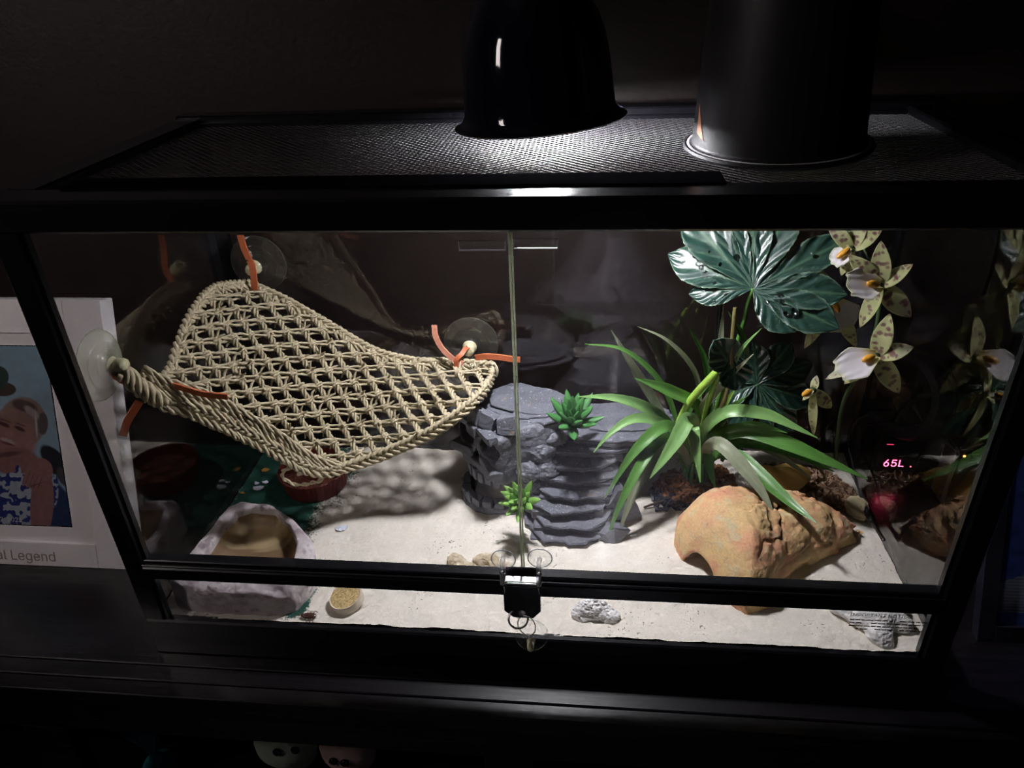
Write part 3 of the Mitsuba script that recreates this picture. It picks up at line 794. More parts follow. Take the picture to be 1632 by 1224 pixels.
rb = [((0.004, 0.232, 0.150), (0.020, 0.016, 0.014)), ((0.012, 0.222, 0.128), (0.018, 0.014, 0.015)), ((-0.010, 0.216, 0.128), (0.016, 0.014, 0.014)), ((-0.002, 0.222, 0.104), (0.022, 0.016, 0.016)),
      ((0.018, 0.250, 0.164), (0.022, 0.020, 0.010)), ((-0.004, 0.216, 0.080), (0.020, 0.018, 0.018)), ((-0.016, 0.238, 0.156), (0.014, 0.012, 0.010)), ((-0.010, 0.218, 0.062), (0.018, 0.014, 0.012)), ((0.012, 0.240, 0.09), (0.022, 0.022, 0.040))]
for k, (c, r) in enumerate(rb):
    part(sk, 'boulder', blob(c, np.array(r) * 1.08, 90 + k, 0.26, 4, 1.5), SLATE, 30)
for k, (c, r) in enumerate((((0.106, 0.168, 0.066), (0.022, 0.017, 0.017)), ((0.124, 0.205, 0.070), (0.020, 0.018, 0.022)), ((0.108, 0.215, 0.085), (0.020, 0.025, 0.030)))):
    m = trimesh.convex.convex_hull(np.random.RandomState(140 + k).normal(0, 1, (26, 3)))
    m.vertices = unit(m.vertices) * np.array(r) + np.array(c)
    part(sk, 'boulder', m, SLATE)

# ---------------------------------------------------------------- orange half-log hide
def poly_sdf(x, y, poly):
    d = np.full(x.shape, 1e9)
    ins = np.zeros(x.shape, bool)
    n = len(poly)
    for i in range(n):
        ax, ay = poly[i][:2]
        bx, by = poly[(i + 1) % n][:2]
        ex, ey = bx - ax, by - ay
        t = np.clip(((x - ax) * ex + (y - ay) * ey) / (ex * ex + ey * ey), 0, 1)
        d = np.minimum(d, np.hypot(x - ax - t * ex, y - ay - t * ey))
        c = ((ay > y) != (by > y)) & (x < (bx - ax) * (y - ay) / (by - ay + 1e-12) + ax)
        ins ^= c
    return np.where(ins, -d, d)
HIDE_FOOT = np.array([(0.181, 0.158), (0.190, 0.124), (0.206, 0.098), (0.236, 0.062), (0.255, 0.046), (0.284, 0.054), (0.328, 0.112), (0.372, 0.140), (0.430, 0.177), (0.445, 0.192), (0.440, 0.206), (0.40, 0.232), (0.34, 0.246), (0.26, 0.245), (0.205, 0.212), (0.186, 0.184)])
HA = unit(np.array((0.938, 0.347)))
HC = np.array((0.205, 0.108))
def hide_u(p):
    return (p[:, :2] - HC) @ HA
def hide_dome(p, foot, off):
    u = hide_u(p)
    t = np.clip((u + 0.01) / 0.25, 0, 1)
    H = 0.097 - 0.052 * t ** 1.1 - 0.022 * np.clip((t - 0.75) / 0.25, 0, 1)
    e = np.clip((foot - off) / (0.075 - 0.030 * t), 0, 1)
    top = (H - off) * (1 - (1 - e) ** 2.3) ** 0.55
    w = p[:, 2] - 0.052
    return np.maximum(off - foot, (w - top) * 0.62)
def hide_sdf(p):
    p2 = p + 0.010 * np.stack([nfbm(p * 24 + 5, 2, 21) - 0.5, nfbm(p * 24 + 9, 2, 22) - 0.5, 0 * p[:, 0]], 1)
    foot = -poly_sdf(p2[:, 0], p2[:, 1], HIDE_FOOT)
    u = hide_u(p)
    w = p[:, 2] - 0.052
    d = hide_dome(p, foot, 0.0)
    crag = np.clip((u - 0.02) / 0.07, 0.15, 1)
    ridge = np.abs(nfbm(p * (30, 30, 38) + 3.1, 3, 9) - 0.5)
    fine = nfbm(p * 120, 3, 7) - 0.5
    big = nfbm(p * 26, 2, 4) - 0.5
    d = d + 0.012 * big * crag + 0.050 * np.clip(0.06 - ridge, 0, 1) * crag + 0.0055 * fine * crag
    # overhanging ledge along the front of the rear half
    d = d + 0.006 * np.clip(u / 0.05 - 0.6, 0, 1) * smooth01((0.026 - w) / 0.012)
    inner = hide_dome(p, foot, 0.012)
    d = smax(d, -inner, 0.003)
    q = p[:, :2] - np.array((0.212, 0.104))
    n_ = unit(np.array((-0.66, -0.75)))
    along_, across = q @ n_, q @ np.array((-n_[1], n_[0]))
    arch = np.sqrt((across / 0.032) ** 2 + ((w + 0.004) / 0.040) ** 2) - 1
    arch = np.maximum(arch * 0.035, np.abs(along_ + 0.0) - 0.045)
    d = smax(d, -arch, 0.006)
    return smax(d, -w, 0.002)
def smooth01(x):
    x = np.clip(x, 0, 1)
    return x * x * (3 - 2 * x)
def hide_c(p, n, uv):
    a = fbm(p.x * 22, p.y * 22, p.z * 22)
    b = fbm(p.x * 70 + 5, p.y * 70, p.z * 70)
    g = noise(p.x * 600, p.y * 600, p.z * 600)
    c = mix((0.52, 0.27, 0.15), (0.58, 0.40, 0.19), smoothstep(0.35, 0.65, a))
    c = mix(c, (0.50, 0.43, 0.26), smoothstep(0.55, 0.72, b) * 0.7)
    c = mix(c, (0.56, 0.25, 0.16), smoothstep(0.60, 0.75, fbm(p.x * 45, p.y * 45, p.z * 45 + 9.0)) * 0.6)
    vein = smoothstep(0.025, 0.0, dr.abs(fbm(p.x * 30 + 2, p.y * 30, p.z * 30) - 0.5)) * smoothstep(0.45, 0.6, b)
    c = mix(c, (0.20, 0.10, 0.05), vein * 0.25)
    return c * (0.86 + 0.26 * g)
def hide_h(p, n, uv):
    return fbm(p.x * 330, p.y * 330, p.z * 330)
HIDE = mat('orange_stone', bump(principled(mikit.proc(hide_c), 0.75, 0.3), hide_h, 0.0012, 4e-4))
solo('rock_hide', surface_nets(hide_sdf, (0.160, 0.035, 0.049), (0.4485, 0.262, 0.168), 0.0019), HIDE, 'orange hollow rock hide with an arched entrance at its left end', 'hideout', True)

# ---------------------------------------------------------------- water dish
DISH_O = np.array([(-0.4257, 0.0654, 0.1), (-0.4196, 0.1103, 0.1), (-0.4153, 0.1562, 0.1), (-0.4003, 0.169, 0.1), (-0.3589, 0.1657, 0.1), (-0.3172, 0.1381, 0.1), (-0.2774, 0.099, 0.1), (-0.2623, 0.0636, 0.1)] + [(-0.266, 0.042, 0), (-0.276, 0.018, 0), (-0.294, 0.0095, 0), (-0.339, 0.0075, 0), (-0.401, 0.0105, 0), (-0.430, 0.020, 0)])
DISH_I = np.array([(-0.4059, 0.0597, 0.096), (-0.4051, 0.112, 0.096), (-0.3977, 0.1463, 0.096), (-0.3825, 0.1562, 0.096), (-0.3477, 0.1528, 0.096), (-0.3158, 0.1229, 0.096), (-0.2942, 0.0908, 0.096), (-0.2892, 0.0587, 0.096)] + [(-0.300, 0.036, 0), (-0.318, 0.027, 0), (-0.36, 0.026, 0), (-0.405, 0.030, 0), (-0.412, 0.045, 0)])
def dish_sdf(p):
    o = poly_sdf(p[:, 0], p[:, 1], DISH_O)
    i = poly_sdf(p[:, 0], p[:, 1], DISH_I)
    w = nfbm(p * 70, 3, 3) - 0.5
    w2 = nfbm(p * 24, 2, 8) - 0.5
    z = p[:, 2]
    d = smax(o + 0.006 * w + 0.004 * w2, z - (0.100 + 0.012 * w + 0.006 * w2 - 0.010 * np.clip((0.03 - p[:, 1]) / 0.03, 0, 1)), 0.006)
    cav = np.maximum(i - 0.0005, 0.060 - z)
    return smax(d, -cav, 0.004)
def dish_c(p, n, uv):
    a = fbm(p.x * 45, p.y * 45, p.z * 45)
    g = noise(p.x * 420, p.y * 420, p.z * 420)
    c = mix((0.36, 0.30, 0.32), (0.62, 0.58, 0.58), smoothstep(0.3, 0.7, a) * 0.7 + 0.3 * g)
    return mix(c, (0.22, 0.17, 0.19), smoothstep(0.58, 0.72, fbm(p.x * 90, p.y * 90 + 6, p.z * 90)) * 0.7)
DISHM = mat('dish_stone', bump(principled(mikit.proc(dish_c), 0.7, 0.3), lambda p, n, uv: fbm(p.x * 250, p.y * 250, p.z * 250), 0.0012, 4e-4))
wd_ = thing('water_dish', 'pinkish grey stone-look water dish in the front left corner', 'water dish')
part(wd_, 'basin', surface_nets(dish_sdf, (-0.4475, 0.002, 0.054), (-0.25, 0.19, 0.114), 0.0019), DISHM, True)
def silt_c(p, n, uv):
    s = fbm(p.x * 30 + 2.5 * fbm(p.x * 12, p.y * 12, 1.0), p.y * 55 + 3.0 * fbm(p.x * 10 + 4, p.y * 10, 2.0), 1.0)
    return mix((0.20, 0.13, 0.07), (0.42, 0.32, 0.18), smoothstep(0.35, 0.68, s))
SILT = mat('silt', principled(mikit.proc(silt_c), 0.6, 0.3))
WATER = mat('water', {'type': 'thindielectric', 'int_ior': 1.33})
in2 = SPoly(DISH_I[:, :2])
def flat(poly, z, th):
    m = trimesh.creation.extrude_polygon(poly, th, engine='earcut')
    m.apply_translation((0, 0, z))
    return m
ring0 = np.array(in2.buffer(0.003).exterior.coords)[:-1]
cen = ring0.mean(0)
LN_ = []
for sc, z in ((1.0, 0.0945), (0.955, 0.086), (0.88, 0.077), (0.74, 0.070), (0.5, 0.067), (0.2, 0.066), (0.02, 0.066)):
    LN_.append(np.column_stack([cen + (ring0 - cen) * sc, np.full(len(ring0), z)]))
LN_ = np.array(LN_)
LN_ = np.concatenate([LN_, LN_[:, :1]], 1)
lin = grid_mesh(LN_)
if lin.face_normals[-1][2] < 0:
    lin.faces = lin.faces[:, ::-1]
part(wd_, 'lining', lin, SILT, True, label='brown algae stained inside')
wq = np.array(in2.buffer(0.0015).exterior.coords)[:-1]
wm = trimesh.Trimesh(np.column_stack([np.vstack([wq, wq.mean(0)]), np.full(len(wq) + 1, 0.0865)]), [(i, (i + 1) % len(wq), len(wq)) for i in range(len(wq))], process=False)
if wm.face_normals[0][2] < 0:
    wm.faces = wm.faces[:, ::-1]
part(wd_, 'water', wm, WATER, label='clear shallow water')

# red ribbed bowl behind it
def ribbed(profile, n, ribs, amp):
    m = lathe(profile, n)
    r = np.hypot(m.vertices[:, 0], m.vertices[:, 1])
    a = np.arctan2(m.vertices[:, 1], m.vertices[:, 0])
    k = 1 + amp * np.cos(ribs * a) * (r > 0.036)
    m.vertices[:, 0] *= k
    m.vertices[:, 1] *= k
    return m
RED_CLAY = mat('red_plastic', principled((0.105, 0.018, 0.014), 0.45, 0.4))
SOIL = mat('red_soil', principled(mikit.proc(lambda p, n, uv: mix((0.04, 0.012, 0.009), (0.15, 0.045, 0.03), noise(p.x * 500, p.y * 500, 1.0))), 0.9, 0.2))
bw = thing('bowl', 'dark red ribbed bowl on the green liner under the hammock', 'bowl')
BC = (-0.332, 0.262, 0.0)
part(bw, 'dish', ribbed([(0, 0.054), (0.040, 0.054), (0.0445, 0.060), (0.0505, 0.086), (0.0515, 0.089), (0.0500, 0.0905), (0.0485, 0.089), (0.044, 0.068), (0, 0.066)], 192, 48, 0.012).apply_translation(BC), RED_CLAY, 35)
part(bw, 'filling', lathe([(0.0455, 0.0755), (0.02, 0.079), (0, 0.0795)], 48).apply_translation(BC), SOIL, True, label='reddish crumbs inside')

# ---------------------------------------------------------------- plants
VC = {'type': 'mesh_attribute', 'name': 'vertex_color'}
LEAF_GLOSS = mat('leaf_gloss', principled(dict(VC), 0.33, 0.9))
PETAL = mat('petal', {'type': 'principledthin', 'base_color': dict(VC), 'roughness': 0.5, 'diff_trans': 0.75})
SUCC = mat('succulent', principled(dict(VC), 0.38, 0.5))
BLADES = [mat('blade_green', principled((0.080, 0.205, 0.040), 0.36, 0.5)), mat('blade_light', principled((0.165, 0.32, 0.10), 0.38, 0.5)),
          mat('blade_dark', principled((0.045, 0.155, 0.030), 0.36, 0.5)), mat('blade_grey', principled((0.21, 0.235, 0.15), 0.45, 0.4)),
          mat('blade_lime', principled((0.28, 0.46, 0.07), 0.36, 0.5)), mat('blade_brown', principled((0.14, 0.12, 0.045), 0.5, 0.4))]

def blade_mesh(pts, w, tip=True, fold=0.25, face=(0.0, -0.75, 0.66)):
    p = spline(pts, 26)
    t = unit(np.gradient(p, axis=0))
    s = unit(np.cross(t, np.asarray(face, float)))
    n = np.cross(s, t)
    u = np.linspace(0, 1, 26)
    ww = w * np.clip(0.55 + 1.2 * u, 0, 1) * np.clip((1 - u) * (2.6 if tip else 30), 0.04, 1) ** 0.8
    rows = [p + s * (ww / 2 * c)[:, None] + n * (fold * ww * (abs(c) - 0.5) * 0.6)[:, None] for c in (-1, -0.5, 0, 0.5, 1)]
    return sheet(np.stack(rows, 1), 0.0005)

gp = thing('spider_grass', 'green plastic grass plant with long arching blades rooted behind the orange hide', 'plant')
BL = [
    ([(0.2033, 0.285, 0.101), (0.1849, 0.26, 0.1655), (0.1517, 0.24, 0.2122), (0.1018, 0.22, 0.2433), (0.0555, 0.205, 0.2532)], 0.0150, 1),
    ([(0.2129, 0.285, 0.0904), (0.1864, 0.25, 0.1672), (0.1602, 0.235, 0.1992), (0.1266, 0.22, 0.2129), (0.0988, 0.205, 0.2019), (0.0763, 0.195, 0.1762)], 0.0135, 1),
    ([(0.2105, 0.285, 0.087), (0.1878, 0.24, 0.179), (0.1672, 0.23, 0.1959), (0.1316, 0.205, 0.1767), (0.0924, 0.19, 0.1085)], 0.0160, 0),
    ([(0.208, 0.285, 0.0847), (0.1867, 0.25, 0.1621), (0.1659, 0.235, 0.1718), (0.1393, 0.2, 0.1598), (0.1127, 0.17, 0.1172), (0.0941, 0.157, 0.0599)], 0.0135, 0),
    ([(0.2152, 0.285, 0.0827), (0.1937, 0.25, 0.147), (0.1763, 0.24, 0.1576), (0.1438, 0.205, 0.1401), (0.1219, 0.18, 0.099), (0.1108, 0.17, 0.0588)], 0.0140, 3),
    ([(0.2202, 0.28, 0.0998), (0.2072, 0.245, 0.1762), (0.1966, 0.23, 0.2072), (0.181, 0.21, 0.1893), (0.1633, 0.195, 0.1652), (0.1487, 0.185, 0.1453)], 0.0205, 1),
    ([(0.2239, 0.28, 0.0977), (0.2089, 0.25, 0.1628), (0.2039, 0.235, 0.1926), (0.2086, 0.215, 0.1671), (0.214, 0.195, 0.133)], 0.0160, 1),
    ([(0.2318, 0.28, 0.1056), (0.2328, 0.265, 0.1303), (0.2346, 0.25, 0.117), (0.2424, 0.235, 0.0936)], 0.0135, 2),
    ([(0.2303, 0.285, 0.091), (0.2305, 0.25, 0.1512), (0.2406, 0.23, 0.1695), (0.2667, 0.2, 0.1552), (0.2878, 0.175, 0.1354), (0.3018, 0.15, 0.1135)], 0.0190, 3),
    ([(0.2324, 0.285, 0.0877), (0.2438, 0.25, 0.1414), (0.2673, 0.225, 0.1519), (0.2934, 0.19, 0.1438), (0.3218, 0.155, 0.1331), (0.3414, 0.125, 0.1318)], 0.0190, 0),
    ([(0.23, 0.285, 0.0943), (0.2354, 0.26, 0.1567), (0.2684, 0.25, 0.1785), (0.3191, 0.225, 0.1782), (0.3704, 0.205, 0.1648), (0.4156, 0.19, 0.1503)], 0.0200, 0),
    ([(0.2241, 0.285, 0.1017), (0.2244, 0.255, 0.1799), (0.2465, 0.245, 0.2104), (0.2929, 0.235, 0.2141), (0.3246, 0.225, 0.2043), (0.3553, 0.215, 0.1929)], 0.0165, 1),
    ([(0.2303, 0.285, 0.091), (0.2574, 0.27, 0.1433), (0.302, 0.255, 0.1489), (0.3365, 0.24, 0.1352), (0.3652, 0.225, 0.1186)], 0.0100, 3),
    ([(0.2572, 0.27, 0.1608), (0.2998, 0.26, 0.1737), (0.3445, 0.24, 0.1617), (0.368, 0.225, 0.1402), (0.3803, 0.215, 0.1218)], 0.0075, 5),
    ([(0.2067, 0.29, 0.0865), (0.1848, 0.29, 0.1826), (0.1608, 0.285, 0.2345), (0.112, 0.27, 0.286), (0.0629, 0.25, 0.3037)], 0.0080, 0),
    ([(0.222, 0.29, 0.0925), (0.2159, 0.29, 0.221), (0.2008, 0.285, 0.258), (0.1648, 0.275, 0.2994), (0.1287, 0.27, 0.3192)], 0.0070, 3),
    ([(0.2022, 0.295, 0.0937), (0.1642, 0.29, 0.1851), (0.1257, 0.28, 0.2567), (0.0959, 0.27, 0.3136)], 0.0130, 3),
    ([(0.2332, 0.28, 0.1637), (0.2109, 0.265, 0.2077), (0.1774, 0.25, 0.2352), (0.1494, 0.24, 0.2527), (0.1254, 0.23, 0.2662)], 0.0165, 0),
    ([(0.2325, 0.29, 0.0929), (0.2323, 0.295, 0.1947), (0.2195, 0.29, 0.2631), (0.2041, 0.285, 0.2949), (0.194, 0.28, 0.3141)], 0.0080, 2),
    ([(0.2326, 0.3, 0.0855), (0.2353, 0.31, 0.165), (0.2423, 0.315, 0.2558), (0.2403, 0.315, 0.3301)], 0.0125, 3),
    ([(0.268, 0.26, 0.2636), (0.2611, 0.255, 0.3019), (0.2472, 0.25, 0.33), (0.2337, 0.245, 0.3514)], 0.0075, 0),
    ([(0.2417, 0.26, 0.2163), (0.2464, 0.25, 0.2688), (0.2549, 0.245, 0.3017), (0.2739, 0.24, 0.3326)], 0.0060, 1),
    ([(0.2191, 0.285, 0.1391), (0.2194, 0.265, 0.203), (0.2404, 0.25, 0.2532), (0.2687, 0.24, 0.2976)], 0.0115, 3),
    ([(0.2211, 0.285, 0.0962), (0.1766, 0.275, 0.1215), (0.1462, 0.26, 0.1066), (0.1291, 0.245, 0.088)], 0.0105, 3),
    ([(0.2354, 0.285, 0.1021), (0.2572, 0.27, 0.1608), (0.29, 0.26, 0.1804), (0.3271, 0.245, 0.1795)], 0.0130, 0),
    ([(0.225, 0.29, 0.0981), (0.2267, 0.285, 0.1498), (0.2469, 0.28, 0.1943), (0.2594, 0.27, 0.2298)], 0.0130, 4),
    ([(0.2341, 0.29, 0.0951), (0.2436, 0.285, 0.1503), (0.2592, 0.28, 0.1946), (0.2756, 0.272, 0.2175)], 0.0110, 0),
    ([(0.2145, 0.29, 0.0978), (0.2012, 0.285, 0.1491), (0.2048, 0.275, 0.1964), (0.2309, 0.265, 0.251)], 0.0090, 0),
    ([(0.2387, 0.29, 0.1019), (0.2531, 0.285, 0.1401), (0.2844, 0.28, 0.1548), (0.3218, 0.27, 0.14)], 0.0120, 2),
    ([(0.23, 0.285, 0.0943), (0.2505, 0.265, 0.1382), (0.288, 0.255, 0.1566), (0.3341, 0.235, 0.1549), (0.3848, 0.215, 0.1412)], 0.0145, 2),
    ([(0.2169, 0.29, 0.0901), (0.2089, 0.285, 0.1388), (0.2114, 0.275, 0.1766), (0.2194, 0.27, 0.2097)], 0.0120, 2),
    ([(0.2242, 0.29, 0.0871), (0.2251, 0.28, 0.1427), (0.2291, 0.275, 0.1831), (0.2326, 0.27, 0.208)], 0.0140, 2),
]
for pts, w, m in BL:
    part(gp, 'blade', blade_mesh(pts, w), BLADES[m], True)
for k in range(14):
    a = k * 2.4
    o = np.array((0.223 + 0.012 * math.cos(a), 0.287 + 0.012 * math.sin(a), 0.058))
    part(gp, 'stalk', tube(np.array([o, o + (0.004 * math.cos(a), 0.004 * math.sin(a), 0.025), o + (0.002 * math.cos(a), -0.004, 0.05)]), [0.0035, 0.003, 0.0022], 6), BLADES[2], True)
part(gp, 'stalk', tube(spline([(0.1896, 0.275, 0.1555), (0.1929, 0.265, 0.1876), (0.2021, 0.255, 0.2223), (0.2172, 0.25, 0.25), (0.2343, 0.25, 0.274)], 20), np.linspace(0.0055, 0.0048, 20), 8), BLADES[4], True, label='thick lime green stalk')
part(gp, 'stalk', tube(spline([(0.2232, 0.275, 0.1565), (0.2238, 0.262, 0.205), (0.2299, 0.255, 0.2474), (0.237, 0.252, 0.2657)], 16), 0.0035, 8), BLADES[4], True)
part(gp, 'stalk', tube(spline([(0.2281, 0.262, 0.1754), (0.2408, 0.252, 0.2136), (0.2458, 0.248, 0.2572), (0.243, 0.246, 0.308), (0.2414, 0.246, 0.3567)], 20), 0.0030, 8), BLADES[5], True)

def lobe_mesh(base, tip, normal, W, seed, nt=34, ns=17, droop=0.10, cup=0.22):
    base, tip = np.asarray(base, float), np.asarray(tip, float)
    L = np.linalg.norm(tip - base)
    d = (tip - base) / L
    n = unit(np.asarray(normal, float) - d * (np.asarray(normal) @ d))
    s = np.cross(n, d)
    t = np.linspace(0, 1, nt)[:, None]
    c = np.linspace(-1, 1, ns)[None, :]
    w = W / 2 * np.clip(np.sin(np.pi * np.clip(t, 0, 1) ** 1.45), 0, 1) ** 0.9 + W * 0.05 * (1 - t)
    teeth = 1 + 0.075 * (((t * 15) % 1.0) - 0.5) * (t > 0.3)
    wv = 0.0017 * np.sin(2 * np.pi * (4.5 * t - 1.5 * np.abs(c)) + seed) * np.abs(c) ** 0.8 * np.clip(3 * t, 0, 1)
    h = cup * w * np.abs(c) ** 1.3 - droop * L * (t - 0.12) ** 2 + wv + 0.0008 * np.exp(-(c / 0.08) ** 2)
    w = w * np.where(np.abs(c) > 0.99, teeth, 1)
    V = base + d * (L * t)[..., None] + s * (w * c)[..., None] + n * h[..., None]
    vein = np.maximum(np.exp(-(c / 0.07) ** 2), 0.6 * np.exp(-(((4.5 * t - 1.5 * np.abs(c)) % 1.0 - 0.5) / 0.06) ** 2) * np.clip(3 * t, 0, 1))
    nz = nnoise(V.reshape(-1, 3) * 90, seed).reshape(vein.shape)
    col = np.array((0.012, 0.040, 0.030)) * (0.7 + 0.6 * nz[..., None]) * (1 - vein[..., None]) + np.array((0.055, 0.115, 0.065)) * vein[..., None]
    edge = (np.abs(c) > 0.99) * np.ones_like(t)
    col = np.where(edge[..., None] > 0, np.array((0.10, 0.16, 0.11)), col)
    m = sheet(V, 0.0006)
    return m, np.vstack([col.reshape(-1, 3)] * 2)

fp = thing('palm_leaf_plant', 'plant with large glossy dark green many-lobed leaves, beads of dew on the upper leaf', 'plant')
LC, LN = (0.2632, 0.265, 0.3730), (-0.25, -0.78, 0.57)
lobes = [(0.1638, 0.3167, 0.4001), (0.1894, 0.2797, 0.3607), (0.1787, 0.3449, 0.4453), (0.2603, 0.3311, 0.4622), (0.3068, 0.3222, 0.4704), (0.3721, 0.2771, 0.4372), (0.3644, 0.2374, 0.3796), (0.3548, 0.2158, 0.3459), (0.309, 0.2238, 0.3367), (0.2209, 0.3384, 0.4549), (0.2903, 0.2308, 0.338)]
wid = (0.050, 0.036, 0.052, 0.046, 0.046, 0.040, 0.044, 0.046, 0.044, 0.036, 0.026)
lf = None
for k, (tp, w) in enumerate(zip(lobes, wid)):
    tp = np.array(tp) + np.array((0, -0.010, 0.006)) * (k in (2, 3, 4, 9))
    m, c = lobe_mesh(LC, tp, LN, w, k)
    if lf is None:
        lf = part(fp, 'leaf', tube(spline([LC, (0.260, 0.268, 0.352), [(0.2589, 0.27, 0.3291)][0], [(0.2521, 0.272, 0.2841)][0], [(0.243, 0.276, 0.2259)][0], [(0.2339, 0.285, 0.1183)][0]], 30), np.linspace(0.0026, 0.0034, 30), 8), BLADES[0], True, label='large upper leaf on a green stem')
    part(lf, 'lobe', m, LEAF_GLOSS, True, color=c)
DEW = mat('dew', {'type': 'dielectric', 'int_ior': 1.4})
NL = unit(np.array(LN))
drops = [(0.1797, 0.3089, 0.3964), (0.1975, 0.3044, 0.3981), (0.2011, 0.2978, 0.3907), (0.2265, 0.291, 0.3925), (0.2143, 0.3034, 0.4041), (0.2458, 0.2913, 0.4013), (0.2179, 0.2811, 0.3752), (0.2301, 0.2699, 0.3651), (0.2179, 0.2673, 0.3562), (0.3053, 0.2383, 0.355), (0.2939, 0.2482, 0.3634), (0.3247, 0.2745, 0.413), (0.292, 0.2535, 0.3699), (0.2769, 0.2527, 0.3621), (0.2063, 0.2928, 0.3861), (0.2985, 0.2386, 0.3524)]
dsz = (2.2, 2.4, 3.0, 2.6, 2.0, 4.2, 1.8, 2.2, 2.2, 4.4, 2.6, 2.4, 2.6, 2.2, 1.8, 3.2)
for d, s in zip(drops, dsz):
    b = trimesh.creation.icosphere(subdivisions=2, radius=s * 0.0011)
    b.vertices = b.vertices * (1, 1, 0.75)
    b.apply_transform(place(np.array(d) + NL * 0.0045, NL))
    part(lf, 'dew_drop', b, DEW, True)
# the shaded lower leaf and a small young leaf
LC2, LN2 = (0.2978, 0.315, 0.212), (-0.15, -0.80, 0.55)
lf2 = None
for k, (px, w) in enumerate(zip([(0.2409, 0.305, 0.1887), (0.2485, 0.325, 0.2418), (0.2889, 0.335, 0.266), (0.3398, 0.335, 0.2666), (0.3695, 0.325, 0.2389), (0.3755, 0.305, 0.1917), (0.3537, 0.295, 0.1467), (0.3103, 0.288, 0.1271), (0.2663, 0.292, 0.1462)], (0.034, 0.034, 0.038, 0.038, 0.038, 0.040, 0.038, 0.034, 0.034))):
    m, c = lobe_mesh(LC2, px, LN2, w, 30 + k)
    if lf2 is None:
        lf2 = part(fp, 'leaf', tube(spline([LC2, [(0.2944, 0.318, 0.1613)][0], [(0.2592, 0.295, 0.0956)][0]], 20), 0.0028, 8), BLADES[2], True, label='shaded lower leaf')
    part(lf2, 'lobe', m, LEAF_GLOSS, True, color=c)
m, c = lobe_mesh([(0.2523, 0.25, 0.2644)][0], [(0.2179, 0.235, 0.3184)][0], (0.2, -0.9, 0.3), 0.046, 51, droop=0.0)
lf3 = part(fp, 'leaf', m, LEAF_GLOSS, True, color=c, label='small young leaf with a pale tip')
m, c = lobe_mesh([(0.2458, 0.25, 0.2955)][0], [(0.2528, 0.24, 0.2455)][0], (0.2, -0.9, 0.3), 0.044, 52, droop=0.0)
part(lf3, 'lobe', m, LEAF_GLOSS, True, color=c)

# ---------------------------------------------------------------- orchid
oc = thing('orchid', 'artificial orchid with cream purple-spotted flowers at the right back', 'plant')
STEM_D = mat('orchid_stem', principled((0.03, 0.06, 0.02), 0.45))
part(oc, 'stem', tube(spline([(0.434, 0.33, 0.0359), (0.4207, 0.32, 0.1211), (0.4083, 0.295, 0.1986), (0.3979, 0.225, 0.3065), (0.3933, 0.222, 0.384), (0.3787, 0.25, 0.4258), (0.3578, 0.3, 0.4464)], 60), np.linspace(0.0036, 0.0022, 60), 8), STEM_D, True)
YEL = mat('orchid_yellow', principled((0.62, 0.30, 0.03), 0.45))

def petal_mesh(base, tip, normal, W, seed, col0=(0.66, 0.68, 0.36), curl=0.05, nt=40, ns=15):
    base, tip = np.asarray(base, float), np.asarray(tip, float)
    L = np.linalg.norm(tip - base)
    d = (tip - base) / L
    n = unit(np.asarray(normal, float) - d * (np.asarray(normal) @ d))
    s = np.cross(n, d)
    t = np.linspace(0, 1, nt)[:, None]
    c = np.linspace(-1, 1, ns)[None, :]
    w = W / 2 * np.clip(np.sin(np.pi * (0.08 + 0.92 * t) ** 0.9), 0.02, 1) ** 0.75
    h = curl * L * np.sin(np.pi * t) + 0.10 * w * c ** 2 - 0.06 * L * t ** 2
    V = base + d * (L * t)[..., None] + s * (w * c)[..., None] + n * (h + 0 * c)[..., None]
    r_ = np.random.RandomState(seed)
    col = np.ones((nt, ns, 3)) * np.array(col0) * (0.9 + 0.2 * nnoise(V.reshape(-1, 3) * 140, seed).reshape(nt, ns, 1))
    pale = np.clip(1.6 * t - 0.5, 0, 1)[..., None] * (seed % 3 == 0)
    col = col * (1 - 0.5 * pale) + 0.5 * pale * np.array((0.75, 0.72, 0.70))
    purple = np.array((0.25, 0.10, 0.12))
    for _ in range(13):
        a, b, sz = r_.uniform(0.12, 0.95), r_.uniform(-0.75, 0.75), r_.uniform(0.09, 0.19)
        dd = np.sqrt((t - a) ** 2 * (L / W) ** 2 * 2.2 + ((c - b) * 0.5) ** 2)
        k = np.clip((sz - dd) / 0.03, 0, 1)[..., None]
        col = col * (1 - 0.8 * k) + purple * 0.8 * k
    k = np.clip((t - 0.93) / 0.05, 0, 1)[..., None] * 0.7
    col = col * (1 - k) + purple * k
    m = sheet(V, 0.0006)
    return m, np.vstack([col.reshape(-1, 3)] * 2)

